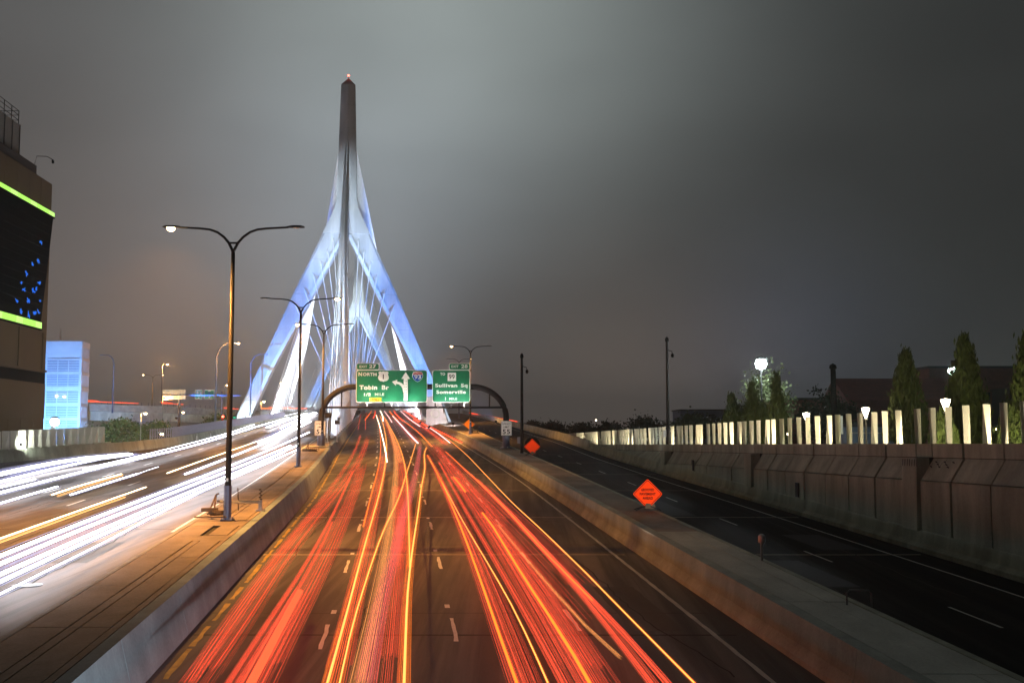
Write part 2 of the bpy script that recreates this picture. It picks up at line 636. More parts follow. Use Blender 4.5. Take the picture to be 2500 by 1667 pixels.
for u, a, c, w in ((-3.9, 33, 36.5, 1.6), (3.2, 27, 32, 1.3), (7.3, 31, 38, 1.5), (6.9, 52, 58, 1.8), (-.4, 48, 52, 1.4), (8.9, 40, 49, .7)):
    patch(road, u, a, c, w, 0, M['asphalt_patch'])
for u, a, c, w in ((15.2, 38, 44, 1.6), (19.0, 47, 52, 1.8), (15.6, 60, 70, 1.5)):
    patch(ramp, u, a, c, w, 0, M['roof_dark'])
for u, a, c, w in ((-11.2, 36, 41, 1.6), (-15.0, 48, 55, 1.8), (-18.7, 60, 66, 1.6)):
    patch(left_road, u, a, c, w, H_LEFT, M['asphalt'])


def crack(parent, u0, Y0, L, h, m, amp=.25, w=.05):
    b = MB()
    pts = []
    u = u0
    n = int(L / .5)
    for i in range(n + 1):
        Y = Y0 + i * .5
        u += random.uniform(-amp, amp) * .4
        pts.append(((rx(Y) + u - w / 2, Y, prof(Y) + h + .006), (rx(Y) + u + w / 2, Y, prof(Y) + h + .006)))
    b.add([p for q in pts for p in q], [(2 * i, 2 * i + 1, 2 * i + 3, 2 * i + 2) for i in range(n)])
    return b.build('sealed_crack', m, parent)


for u, y, L in ((7.9, 26, 22), (6.1, 40, 18), (-1.2, 30, 14), (3.8, 46, 20), (-4.6, 44, 16)):
    crack(road, u, y, L, 0, M['joint'])
for u, y, L in ((14.6, 30, 26), (18.6, 36, 30), (16.2, 62, 24)):
    crack(ramp, u, y, L, 0, M['joint'])
for u, y, L in ((-11.0, 30, 24), (-14.6, 40, 26), (-18.2, 50, 30)):
    crack(left_road, u, y, L, H_LEFT, M['joint'])

# ------------------------------------------------------------------ swept walls
def sweep(name, section, u_of, h_of, Y0, Y1, m, parent, step=5.):
    """section: (du, dz) outline swept along the road between Y0 and Y1; one closed mesh"""
    b = MB()
    n = max(1, int(round((Y1 - Y0) / step)))
    rings = []
    for i in range(n + 1):
        Y = Y0 + (Y1 - Y0) * i / n
        X, Z = rx(Y) + u_of(Y), h_of(Y)
        rings.append([(X + du, Y, Z + (dz(Y) if callable(dz) else dz)) for du, dz in section])
    return b.rings(rings).build(name, m, parent)


def pieces(name, section, u_of, h_of, Y0, Y1, length, m, parent, gap=.02):
    Y = Y0
    while Y < Y1 - .5:
        e = min(Y + length, Y1)
        sweep(name, section, u_of, h_of, Y + gap / 2, e - gap / 2, m, parent)
        Y = e


# wall between main road and left median
bl = thing('barrier', 'cool-lit concrete wall between the brown median and the main road', 'barrier', (rx(60) - 5.9, 60, prof(60)))
sec = [(0, -.3), (0, .12), (-.28, H_MED), (-.62, H_MED), (-.62, -.3)]
pieces('wall_segment', sec, lambda Y: interp(WALL_L, Y), prof, 6, 130, 6.1, M['barrier_cool_lit'], bl)
pieces('wall_segment', sec, lambda Y: interp(WALL_L, Y), prof, 130, 450, 16, M['barrier_cool_lit'], bl)
# wall between main road and right median
br = thing('barrier', 'tan concrete wall between the main road and the grey right median', 'barrier', (rx(60) + 9.9, 60, prof(60)))
sec = [(0, -.3), (.36, -.3), (.62, H_RMED), (.2, H_RMED), (.12, .45), (0, .2)]
sec = [(0, -.3), (.62, -.3), (.62, H_RMED), (.24, H_RMED), (.16, .4), (0, .15)]
pieces('wall_segment', sec, lambda Y: interp(WALL_R, Y), prof, 6, 130, 6.1, M['concrete_barrier'], br)
pieces('wall_segment', sec, lambda Y: interp(WALL_R, Y), prof, 130, 450, 16, M['concrete_barrier'], br)

# ------------------------------------------------------------------ medians paved with slabs
ml = sheet('median', lambda Y: interp(MED_L, Y) + .02, lambda Y: interp(WALL_L, Y) - .64, H_MED - .09, M['joint'], [y for y in YS if y <= 300])
sweep('kerb', [(0, -.3), (0, 0), (-.16, 0), (-.18, -.3)], lambda Y: interp(MED_L, Y) + .18, lambda Y: prof(Y) + H_MED, 6, 300, M['concrete'], ml)


def slab(u0, u1, Y0, Y1, h, m, parent, jig=.008):
    b = MB()
    dz = random.uniform(-jig, jig)
    vs = []
    for z in (-.08, 0):
        for Y, f in ((Y0, u0), (Y0, u1), (Y1, u1), (Y1, u0)):
            vs.append((rx(Y) + f(Y), Y, prof(Y) + h + dz + z))
    b.add(vs, [(3, 2, 1, 0), (4, 5, 6, 7), (0, 1, 5, 4), (1, 2, 6, 5), (2, 3, 7, 6), (3, 0, 4, 7)])
    return b.build('slab', m, parent)


mid = lambda Y: (interp(MED_L, Y) + interp(WALL_L, Y)) / 2 - .2
Y = 8.
for L in [6, 6, 5.6, 5.6, 5.2, 4.2, 1.5, 3.1, 1.7, 4.6, 5.6, 5.6, 5.6, 5.6, 5.6, 5.6, 5.6, 5.6, 5.6, 5.6, 5.6, 5.6]:
    e = Y + L
    if L in (1.5, 1.7):     # the cross strips that frame the pole bases
        slab(lambda y: interp(MED_L, y) + .2, lambda y: interp(WALL_L, y) - .66, Y + .02, e - .02, H_MED - .004, M['slab'], ml)
    else:
        slab(lambda y: interp(MED_L, y) + .2, lambda y: mid(y) - .16, Y + .02, e - .02, H_MED - .004, M['slab'], ml)
        if L != 3.1:
            slab(lambda y: mid(y) - .12, lambda y: mid(y) + .12, Y + .02, e - .02, H_MED - .012, M['slab'], ml)
        slab(lambda y: mid(y) + .16, lambda y: interp(WALL_L, y) - .86, Y + .02, e - .02, H_MED - .004, M['slab'], ml)
        slab(lambda y: interp(WALL_L, y) - .83, lambda y: interp(WALL_L, y) - .65, Y + .02, e - .02, H_MED - .004, M['slab'], ml)
    Y = e
while Y < 225:
    slab(lambda y: interp(MED_L, y) + .2, lambda y: interp(WALL_L, y) - .65, Y + .02, Y + 8 - .02, H_MED - .004, M['slab'], ml)
    Y += 8

mr = sheet('median', lambda Y: interp(WALL_R, Y) + .63, lambda Y: interp(RMED_R, Y) - .02, H_RMED - .09, M['joint'], [y for y in YS if y <= 230])
sweep('kerb', [(0, -1.5), (0, 0), (-.2, 0), (-.2, -1.5)], lambda Y: interp(RMED_R, Y), lambda Y: prof(Y) + H_RMED, 6, 228, M['concrete_wall'], mr)
Y = 7.
while Y < 226:
    L = 7.6 if Y < 120 else 12
    slab(lambda y: interp(WALL_R, y) + .65, lambda y: interp(WALL_R, y) + 1.68, Y + .02, Y + L - .02, H_RMED - .004, M['slab_grey'] if Y < 45 else M['slab'], mr)
    slab(lambda y: interp(WALL_R, y) + 1.71, lambda y: interp(RMED_R, y) - .22, Y + .02, Y + L - .02, H_RMED - .012, M['slab_grey'] if Y < 40 else M['slab'], mr)
    Y += L

# ------------------------------------------------------------------ retaining wall along the ramp, with its sloped course
rw = thing('retaining_wall', 'long stained concrete retaining wall rising along the dark ramp', 'wall', (rx(60) + 22, 60, prof(60)))
bar_top = lambda Y: prof(Y) + .86
pieces('barrier_segment', [(0, -.3), (.75, -.3), (.75, .86), (.3, .86), (.22, .36), (0, .2)], lambda Y: interp(RAMP_R, Y), prof, 12, 131, 6.1, M['concrete_wall'], rw)


def panel_top(Y):
    return max(wall_top(Y) - 1.6, bar_top(Y) + .02)


def slope_top(Y):
    return max(wall_top(Y) - .62, bar_top(Y) + .04)


def par_top(Y):
    return max(wall_top(Y), bar_top(Y) + .06)


U = lambda Y: interp(RAMP_R, Y)
piers = [24.8 + 22.1 * i for i in range(5)]
Y = 13.5
g = .13
while Y < 126:
    near = [p for p in piers if Y - .01 <= p < Y + 2.9]
    e = near[0] if near and near[0] - Y > .4 else Y + (1.5 if near else 3.0)
    is_pier = bool(near) and not (near[0] - Y > .4)
    a, c = Y + g / 2, e - g / 2
    q = random.uniform(-.02, .02)
    zz = lambda f: (lambda y, f=f: f(y) - prof(y))
    if is_pier:
        sweep('pier', [(.18, zz(lambda y: bar_top(y) - .05)), (.8, zz(lambda y: bar_top(y) - .05)), (.8, zz(slope_top)), (.24, zz(slope_top))], U, prof, a, c, M['concrete_wall'], rw)
    else:
        sweep('wall_panel', [(.34 + q, zz(lambda y: bar_top(y) - .05)), (.8, zz(lambda y: bar_top(y) - .05)), (.8, zz(panel_top)), (.34 + q, zz(panel_top))], U, prof, a, c, M['concrete_wall'], rw)
        sweep('sloped_panel', [(.37 + q, zz(lambda y: panel_top(y) + .04)), (1.3, zz(lambda y: panel_top(y) + .04)), (1.3, zz(slope_top)), (.95 + q, zz(slope_top))], U, prof, a, c, M['concrete_wall'], rw)
    sweep('parapet_panel', [(.91 + q, zz(lambda y: slope_top(y) + .03)), (1.25, zz(lambda y: slope_top(y) + .03)), (1.25, zz(par_top)), (.91 + q, zz(par_top))], U, prof, a, c, M['concrete_wall'], rw)
    Y = e
# solid core and lintel behind the panels so that the joints read as shadow
sweep('wall_core', [(.72, zz(bar_top)), (1.6, zz(bar_top)), (1.6, zz(lambda y: wall_top(y) - .25)), (1.2, zz(lambda y: wall_top(y) - .25)), (.78, zz(lambda y: panel_top(y) - .1))], U, prof, 12, 127, M['joint'], rw)
# flat dark squares in place of wall recesses, graffiti
for Yc, dz in ((61.5, .35), (83, .1)):
    b = MB()
    X = rx(Yc) + U(Yc) + .335
    b.box((X, Yc, bar_top(Yc) + .45), (.05, .8, .8))
    b.build('dark_square', M['roof_dark'], rw)
b = MB()
gy = 46.0
for i in range(16):
    y = gy + 2.6 - i * .24
    z = slope_top(y) - .24 - .1 * (i % 3)
    f = (slope_top(y) - z) / .98
    X = rx(y) + U(y) + .95 - .59 * f - .012
    if not (46.7 < y < 48.4):
        b.add([(X, y, z), (X + .02, y - .06, z), (X + .16, y - .06 + random.uniform(-.15, .15), z + .26), (X + .14, y + random.uniform(-.15, .15), z + .26)], [(0, 1, 2, 3)])
        b.add([(X, y, z + .08), (X + .01, y - .2, z + .04), (X + .03, y - .2, z + .09), (X + .02, y, z + .13)], [(0, 1, 2, 3)])
for i in range(7):
    y = 48.2 - i * .22
    X = rx(y) + U(y) + .175 + .06 * .9
    z = slope_top(y) - .35
    b.add([(X - .04, y, z), (X - .04, y - .07, z), (X - .02, y - .07, z + .3), (X - .02, y, z + .3)], [(0, 1, 2, 3)])
b.build('graffiti', M['stain'], rw)

# ramp parapet beyond the retaining wall, up over the bridge
rp = thing('barrier', 'pale concrete parapet along the far outer side of the ramp', 'barrier', (rx(180) + 25, 180, prof(180)))
pieces('wall_segment', [(0, -.6), (.5, -.6), (.5, 1.15), (.18, 1.15), (0, .3)], U, prof, 131, 400, 9, M['concrete_barrier'], rp)

# brown wall along the outer edge of the left carriageway
lw = thing('barrier', 'low brown concrete barrier along the outer edge of the left roadway', 'barrier', (rx(110) - 26, 110, prof(110) + H_LEFT))
pieces('wall_segment', [(0, -.4), (0, .2), (-.2, .95), (-.5, .95), (-.5, -.4)], lambda Y: interp(LEFT_EDGE, Y), lambda Y: prof(Y) + H_LEFT, 70, 330, 6.1, M['concrete_wall'], lw)


# ------------------------------------------------------------------ picket fence on the left barrier
pf = thing('picket_fence', 'purple-grey picket fence on top of the left roadway barrier', 'fence', (rx(150) - 24, 150, prof(150) + 2))
pk = MB()
pk.box((0, 0, .55), (.05, .32, 1.1))
first = None
Y = 112.
while Y < 232:
    loc = Vector((rx(Y) + interp(LEFT_EDGE, Y) - .35, Y, prof(Y) + H_LEFT + .95)) - Vector(pf.location)
    if first is None:
        first = pk.build('pale', M['fence_purple'])
        first.parent = pf
        first.location = loc
    else:
        dup(first, loc=loc, parent=pf)
    Y += .62 if Y < 160 else .8
for dz in (.25, .9):
    sweep('rail', [(0, 0), (0, .07), (-.05, .07), (-.05, 0)], lambda Y: interp(LEFT_EDGE, Y) - .38, lambda Y: prof(Y) + H_LEFT + .95 + dz, 112, 232, M['fence_purple'], pf)


# ------------------------------------------------------------------ twisted-slat fences
def slat_mesh(h, w=.31):
    b = MB()
    t = .05
    TL, TR, BL, BM, BR = (0, 0, h), (w, 0, h), (.03, 0, 0), (w * .42, 0, 0), (w * 1.12, .2, 0)
    TLb, TRb, BLb, BRb = (0, t, h), (w, t + .04, h), (.03, t, 0), (w * 1.12, .2 + t, 0)
    b.add([TL, TR, BL, BM, BR, TLb, TRb, BLb, BRb],
          [(2, 3, 1, 0), (3, 4, 1), (0, 1, 6, 5), (2, 0, 5, 7), (1, 4, 8, 6), (5, 6, 8, 7), (7, 8, 4, 3, 2)])
    return b


fl = thing('slat_fence', 'long fence of pale folded upright slats on top of the ramp wall', 'fence', (rx(100) + 25.6, 100, wall_top(100) - .3))
Y = 27.65
protos = []
i = 0
while Y < 176:
    zb = wall_top(min(Y, 124)) - .35 - max(0, Y - 124) * .006
    zt = 7.98 - .0118 * (Y - 45)
    rz = R(random.uniform(-9, 3) + 6 * math.sin(Y * .09))
    h = zt - zb
    loc = Vector((rx(Y) + 25.6, Y, zb)) - Vector(fl.location)
    if not protos:
        o = slat_mesh(2.0).build('slat', M['fence_white'])
        o.parent = fl
        protos.append(o)
    else:
        o = dup(protos[0], parent=fl)
    o.location = loc
    o.rotation_euler = (0, 0, rz)
    flip = -1 if (i * 7 % 11) in (3, 8) else 1
    o.scale = (1.0 * flip, 1, h / 2.0)
    if flip < 0:
        o.location = loc + Vector((.45, 0, 0))
    Y += 1.55 + (0.5 if i % 23 == 17 else 0)
    i += 1
fw = thing('slat_fence', 'short fence of white lit upright slats above the brown wall under the arena', 'fence', (rx(92) - 33, 92, prof(92) + 2.2))
Y = 80.
while Y < 104:
    loc = Vector((rx(Y) + interp(LEFT_EDGE, Y) - .9, Y, prof(Y) + H_LEFT + 1.0)) - Vector(fw.location)
    o = dup(protos[0], parent=fw)
    o.location = loc
    o.scale = (1.9, 1, .78)
    o.rotation_euler = (0, 0, R(random.uniform(20, 34)))
    Y += 1.0
sweep('base_wall', [(0, -1.0), (0, 1.05), (-1.6, 1.05), (-1.6, -1.0)], lambda Y: interp(LEFT_EDGE, Y) - .55, lambda Y: prof(Y) + H_LEFT, 76, 104.5, M['concrete_wall'], fw)


# ================================================================== THE BRIDGE
HD = Vector((-.1243, 1, 0)).normalized()      # along the bridge
SD = Vector((HD.y, -HD.x, 0))                 # to the right of it
AX = lambda Y: -38.0 - .131 * (Y - 244)       # bridge axis


def tower(label, Y0, dz):
    c = Vector((AX(Y0), Y0, 0))
    t = thing('bridge_tower', label, 'bridge tower', (c.x, c.y, prof(Y0)))

    def P(s, y, z):
        return c + SD * s + HD * y + Vector((0, 0, z))
    # legs
    outer = [(-2, 29.2), (9.6, 24.0), (21.1, 18.95), (39.5, 11.0), (48.7, 6.75), (52, 5.35)]
    inner = [(-2, 25.9), (9.6, 20.75), (21.1, 15.8), (30.5, 10.9), (39.5, 6.3), (48.7, 1.7), (52, .12)]
    for sgn in (-1, 1):
        b = MB()
        rings = []
        for k in range(25):
            z = -2 + 54 * k / 24
            o_, i_ = interp(outer, z) * sgn, interp(inner, z) * sgn
            d = 1.9 + .35 * (1 - z / 52)
            m_ = .35
            rings.append([P(o_, -d + m_, z + dz), P(o_ - sgn * .5, -d, z + dz), P(i_ + sgn * .3, -d, z + dz), P(i_, -d + m_, z + dz), P(i_, d, z + dz), P(o_, d, z + dz)])
        b.rings(rings)
        b.build('leg', M['concrete_bridge'], t)
        # paler strip: the lit inner face of the leg put into colour
        b = MB()
        rings = []
        for k in range(20):
            z = 6 + 45.6 * k / 19
            i_ = interp(inner, z) * sgn
            rings.append([P(i_ + sgn * .02, -2.55, z + dz), P(i_ + sgn * .8, -2.55, z + dz), P(i_ + sgn * .8, -1.9, z + dz), P(i_ - sgn * .06, -1.9, z + dz)])
        b.rings(rings)
        b.build('lit_edge_strip', M['vent'], t)
        # construction joints
        for z in (14, 22, 30, 38, 46):
            b = MB()
            o_, i_ = interp(outer, z), interp(inner, z)
            d = 1.9 + .35 * (1 - z / 52) + .012
            b.add([P(sgn * (i_ + .85), -d, z + dz), P(sgn * (o_ - .5), -d, z + dz), P(sgn * (o_ - .5), -d, z + dz + .09), P(sgn * (i_ + .85), -d, z + dz + .09)], [(0, 1, 2, 3)])
            b.build('joint_line', M['concrete'], t)
    # needle
    wz = [(52, 5.35), (54.3, 4.25), (56.4, 3.3), (58.2, 2.65), (60, 2.3), (64, 2.2), (73, 1.98), (80, 1.8), (86.9, 1.62), (88.8, .12)]
    b = MB()
    rings = []
    for z in [52, 53, 54.3, 55.4, 56.4, 57.4, 58.2, 60, 64, 69, 73, 80, 86.9, 88.8]:
        w = interp(wz, z)
        d = 2.3 - .7 * (z - 52) / 35 if z <= 86.9 else .15
        rd = .45 if z <= 86.9 else .02
        if z < 60:
            rd *= max(0.0, (z - 52) / 8)
        rings.append([P(-w, -d + .12, z + dz), P(-w * .5, -d - rd * .45, z + dz), P(0, -d - rd, z + dz), P(w * .5, -d - rd * .45, z + dz), P(w, -d + .12, z + dz), P(w, d, z + dz), P(-w, d, z + dz)])
    b.rings(rings)
    b.build('needle', M['concrete_bridge'], t)
    for z in (60, 65.5, 71, 76.5, 82):
        b = MB()
        w = interp(wz, z)
        d = 2.3 - .7 * (z - 52) / 35
        b.add([P(-w, -d + .1, z + dz), P(0, -d - .47, z + dz), P(w, -d + .1, z + dz), P(w, -d + .1, z + dz + .08), P(0, -d - .47, z + dz + .08), P(-w, -d + .1, z + dz + .08)], [(0, 1, 4, 5), (1, 2, 3, 4)])
        b.build('joint_line', M['concrete'], t)
    b = MB()
    b.tube([P(0, -.3, 88.6 + dz), P(0, -.3, 89.3 + dz)], .06, 6)
    b.build('beacon_mast', M['steel_dark'], t)
    b = MB()
    b.lathe(P(0, -.3, 89.2 + dz), [(.1, 0), (.24, .12), (.22, .34), (.08, .42)], 8)
    b.build('beacon', M['L_red'], t)

    # stay cables: two fans over the main span
    away = 1 if Y0 < 300 else -1
    for sgn in (-1, 1):
        for k in range(15):
            f = k / 14
            ya = Y0 + away * (13 + 94 * f)
            A = Vector((AX(ya) + sgn * 18.6, ya, prof(ya) + .4))
            z = 56.5 + 16.5 * f ** .85 + dz
            w = interp(wz, z - dz)
            B = P(sgn * (w - .15), away * .9, z)
            b = MB()
            b.tube([A, B], .088, 6)
            b.build('stay_cable', M['cable'], t)
            b = MB()
            b.tube([A - (B - A).normalized() * .4, A + (B - A).normalized() * 2.4], .27, 6)
            b.build('cable_socket', M['cable'], t)
    # back span: one plane of cables down to the median
    for k in range(12):
        f = k / 11
        ya = Y0 - away * (22 + 84 * f)
        xa = rx(ya) - 8.3 if Y0 < 300 else AX(ya)
        for side in (-.28, .28):
            A = Vector((xa + side * 1.3, ya, prof(ya) + H_MED))
            B = P(side, -away * 2.2, 57 + 16.5 * f + dz)
            b = MB()
            b.tube([A, B], .085, 6)
            b.build('stay_cable', M['cable'], t)
        # steel sheath over the lowest stretch
        b = MB()
        q = (B - A).normalized()
        b.tube([A - q * .2, A + q * 5.2], .24, 8)
        b.build('cable_socket', M['cable'], t)
    # back span cables that start on the legs
    for sgn in (-1, 1):
        for k in range(6):
            z = [49.5, 47, 44.2, 41.2, 37.8, 34.2][k]
            s = (interp(inner, z) + 1.5) * sgn
            ya = Y0 - away * [20, 17.5, 15, 12.5, 10, 7.5][k]
            A = Vector(((rx(ya) - 8.3 if Y0 < 300 else AX(ya)) + sgn * .5, ya, prof(ya) + H_MED))
            B = P(s, -away * 2.6, z + dz)
            b = MB()
            b.tube([A, B], .1, 6)
            b.build('stay_cable', M['cable'], t)
            q = (A - B).normalized()
            b = MB()
            b.tube([B - q * 1.6, B - q * .6, B + q * 2.2], [.05, .19, .11], 8)
            b.build('cable_socket', M['cable'], t)
    return t


tower('nearer cable-stayed bridge tower, blue-lit legs and dark needle with a red beacon', 244, 0)
tower('farther cable-stayed bridge tower seen between the legs of the nearer one', 471, 5.6)

# edge girders of the bridge deck that carry the cables
for sgn, lab in ((-1, 'left edge girder of the bridge deck under the cable fan'), (1, 'right edge girder of the bridge deck under the cable fan')):
    b = MB()
    rings = []
    for Y in range(236, 480, 8):
        x = AX(Y) + sgn * 18.6
        rings.append([(x - .5, Y, prof(Y) + .7), (x - .5, Y, prof(Y) - 2.4), (x + .5, Y, prof(Y) - 2.4), (x + .5, Y, prof(Y) + .7)])
    b.rings(rings)
    tag(b.build('edge_girder', M['concrete_bridge'], loc=(AX(244) + sgn * 18.6, 244, prof(244))), lab, 'girder')

# concrete pedestal with a round emblem at the foot of the right leg
pd = thing('pedestal', 'pale concrete pedestal with a round medallion at the foot of the right bridge leg', 'pedestal', (-15.2, 216, prof(216) + .2))
b = MB()
b.add([(-17.2, 215, 6.9), (-12.2, 215, 6.9), (-12.2, 220, 6.9), (-17.2, 220, 6.9), (-17.0, 215.4, 14.0), (-14.6, 215.4, 14.0), (-14.6, 219.5, 14.0), (-17.0, 219.5, 14.0)],
      [(3, 2, 1, 0), (4, 5, 6, 7), (0, 1, 5, 4), (1, 2, 6, 5), (2, 3, 7, 6), (3, 0, 4, 7)])
b.build('block', M['concrete_bridge'], pd)
b = MB()
pr = [(.95 * math.cos(a * math.pi / 10), .95 * math.sin(a * math.pi / 10)) for a in range(20)]
b.poly([(-15.3 + x, 10.6 + z) for x, z in pr], 215.02, 215.4)
b.build('medallion', M['concrete_barrier'], pd)
b = MB()
pr = [(.62 * math.cos(a * math.pi / 10), .62 * math.sin(a * math.pi / 10)) for a in range(20)]
b.poly([(-15.3 + x, 10.6 + z) for x, z in pr], 214.96, 215.1)
b.build('medallion_boss', M['concrete_bridge'], pd)


# ================================================================== SIGN GANTRY
GY = 115.0
gan = thing('sign_gantry', 'dark arched steel gantry carrying the green signs over the main road', 'gantry', (-.62, GY, prof(GY) + H_RMED))
XR, XL, ZT = -.62, -20.35, 11.62
pts, rs = [], []
zb = prof(GY) + H_RMED
pts += [(XR, GY, zb), (XR, GY, zb + 1.2), (XR, GY, 7.3), (XR, GY, 8.3)]
rs += [.37, .37, .33, .31]
for k in range(1, 13):
    a = k / 12 * math.pi / 2
    pts.append((XR - 3.7 * (1 - math.cos(a)), GY, 8.3 + (ZT - 8.3) * math.sin(a)))
    rs.append(.31)
mirror = [(XL + (XR - p[0]), p[1], p[2]) for p in pts]
mirror[0] = (XL, GY, prof(GY) + H_MED)
b = MB()
b.tube(pts + mirror[::-1], rs + rs[::-1], 14)
b.build('arch_tube', M['steel_dark'], gan, smooth=True)
b = MB()
b.tube([(XL + .05, GY, 9.42), (XR - .05, GY, 9.42)], .11, 8)
b.build('lower_beam', M['steel_dark'], gan)
for x in (-18.2, -2.4, -13.6, -8.2):
    b = MB()
    zt = 11.62 - .31 if -17 < x < -4.4 else 11.0
    b.tube([(x, GY, 9.42), (x, GY, zt)], .07, 6)
    b.build('strut', M['steel_dark'], gan)
for x, z in ((XR, zb), (XL, prof(GY) + H_MED)):
    b = MB()
    b.lathe((x, GY, z), [(.62, 0), (.62, .06), (.42, .08), (.40, .5)], 12)
    b.build('base_plate', M['steel_blue'], gan)
    for a in range(6):
        b = MB()
        b.lathe((x + .52 * math.cos(a), GY + .52 * math.sin(a), z + .06), [(.05, 0), (.05, .12)], 6)
        b.build('bolt', M['galv'], gan)
    b = MB()
    b.box((x, GY - .4, z + .75), (.3, .1, .5))
    b.build('hand_hole_cover', M['steel_blue'], gan)
    # blue-painted lower length of post
    b = MB()
    b.tube([(x, GY, z + .08), (x, GY, z + 1.3)], .385, 14)
    b.build('post_sleeve', M['steel_blue'], gan)


# ------------------------------------------------------------------ lettering
def text_mesh(body, size, bold=.012, spacing=1.0):
    cu = bpy.data.curves.new('lettering', 'FONT')
    cu.body = body
    cu.size = size
    cu.align_x = 'CENTER'
    cu.align_y = 'CENTER'
    cu.offset = bold * size
    cu.extrude = .006
    cu.space_character = spacing
    cu.resolution_u = 4
    o = bpy.data.objects.new('lettering', cu)
    COL.objects.link(o)
    dg = bpy.context.evaluated_depsgraph_get()
    me = bpy.data.meshes.new_from_object(o.evaluated_get(dg))
    bpy.data.objects.remove(o)
    bpy.data.curves.remove(cu)
    return me


def lettering(body, x, y, z, size, m, parent, bold=.03, spacing=1.1, width=None, rot=None):
    me = text_mesh(body, size, bold, spacing)
    me.name = 'lettering'
    vs = [v.co.copy() for v in me.vertices]
    x0, x1 = min(v.x for v in vs), max(v.x for v in vs)
    y0, y1 = min(v.y for v in vs), max(v.y for v in vs)
    sx = width / (x1 - x0) if width else 1.0
    L = root_loc(parent)
    for v, c in zip(me.vertices, vs):
        q = Vector(((c.x - (x0 + x1) / 2) * sx, -c.z, c.y - (y0 + y1) / 2))
        if rot is not None:
            q = rot @ q
        v.co = q + Vector((x, y, z)) - L
    me.materials.clear()
    me.materials.append(m)
    o = bpy.data.objects.new('lettering', me)
    COL.objects.link(o)
    o.parent = parent
    return o


def rrect(x0, x1, z0, z1, r, n=5):
    pts = []
    for cx_, cz_, a0 in ((x1 - r, z0 + r, -90), (x1 - r, z1 - r, 0), (x0 + r, z1 - r, 90), (x0 + r, z0 + r, 180)):
        for k in range(n + 1):
            a = R(a0 + 90 * k / n)
            pts.append((cx_ + r * math.cos(a), cz_ + r * math.sin(a)))
    return pts


SY = GY - .55       # plane of the sign faces


def GX(c):
    return -16.6 + .007774 * (c - 105)


def GZ(c):
    return 13.38 - .00777 * (c - 245)


def plate(parent, name, x0, x1, z0, z1, r, m, y, t=.03):
    b = MB()
    b.poly(rrect(x0, x1, z0, z1, r), y, y + t)
    return b.build(name, m, parent)


def guide_sign(label, x0, x1, ztop, zbot, tx0, tx1, tz):
    s = thing('guide_sign', label, 'road sign', ((GX(x0) + GX(x1)) / 2, SY, GZ(zbot)))
    b = MB()
    b.poly(rrect(GX(x0) - .0, GX(x1) + .0, GZ(zbot), GZ(ztop), .28), SY + .02, SY + .08)
    b.build('border', M['sign_white'], s)
    b = MB()
    b.poly(rrect(GX(x0) + .075, GX(x1) - .075, GZ(zbot) + .075, GZ(ztop) - .075, .22), SY + .012, SY + .05)
    b.build('panel', M['sign_green'], s)
    b = MB()
    b.poly(rrect(GX(tx0), GX(tx1), GZ(ztop) + .01, GZ(tz), .2), SY + .02, SY + .08)
    b.build('exit_tab_border', M['sign_white'], s)
    b = MB()
    b.poly(rrect(GX(tx0) + .07, GX(tx1) - .07, GZ(ztop) + .045, GZ(tz) - .07, .15), SY + .012, SY + .05)
    b.build('exit_tab', M['sign_green'], s)
    for f in (.15, .5, .85):
        b = MB()
        xx = GX(x0) + (GX(x1) - GX(x0)) * f
        b.box((xx, SY + .2, (GZ(zbot) + GZ(ztop)) / 2 - .2), (.12, .22, GZ(ztop) - GZ(zbot) + .55))
        b.build('bracket', M['galv'], s)
    return s


sa = guide_sign('wide green sign with EXIT 27, NORTH 1, Tobin Br and a forked arrow', 105, 1082, 243, 692, 105, 422, 150)
yt = SY + .004
w_ = M['sign_white']
lettering('EXIT', GX(202), yt, GZ(198), .36, w_, sa, .03, 1.1, width=.82)
lettering('27', GX(330), yt, GZ(194), .5, w_, sa, .035, 1.1, width=.74)
lettering('N', GX(161), yt, GZ(302), .54, w_, sa, .035, 1.0, width=.38)
lettering('ORTH', GX(290), yt, GZ(304), .46, w_, sa, .035, 1.1, width=1.46)
lettering('Tobin', GX(272), yt, GZ(484), .62, w_, sa, .035, 1.1, width=1.9)
lettering('Br', GX(507), yt, GZ(484), .62, w_, sa, .035, 1.1, width=.76)
lettering('1/2', GX(262), yt, GZ(580), .40, w_, sa, .03, 1.05, width=.72)
lettering('MILE', GX(428), yt, GZ(577), .38, w_, sa, .03, 1.1, width=1.0)
plate(sa, 'toll_plate', GX(291), GX(453), GZ(684), GZ(622), .06, M['sign_yellow'], SY + .004)
lettering('TOLL', GX(372), SY - .002, GZ(653), .36, M['sign_black'], sa, .02, 1.1, width=.86)
# white shield with 1
sh = [(0, -.57), (.1, -.52), (.3, -.47), (.45, -.38), (.54, -.2), (.54, -.05), (.47, .12), (.45, .28), (.53, .42), (.36, .55), (.2, .5), (0, .56), (-.2, .5), (-.36, .55), (-.53, .42), (-.45, .28), (-.47, .12), (-.54, -.05), (-.54, -.2), (-.45, -.38), (-.3, -.47), (-.1, -.52)]
b = MB()
b.poly([(GX(479) + x * 1.06, GZ(334) + z) for x, z in sh], SY + .004, SY + .03)
b.build('shield', M['sign_white'], sa)
lettering('1', GX(477), SY - .002, GZ(336), .70, M['sign_black'], sa, .02, 1.0)
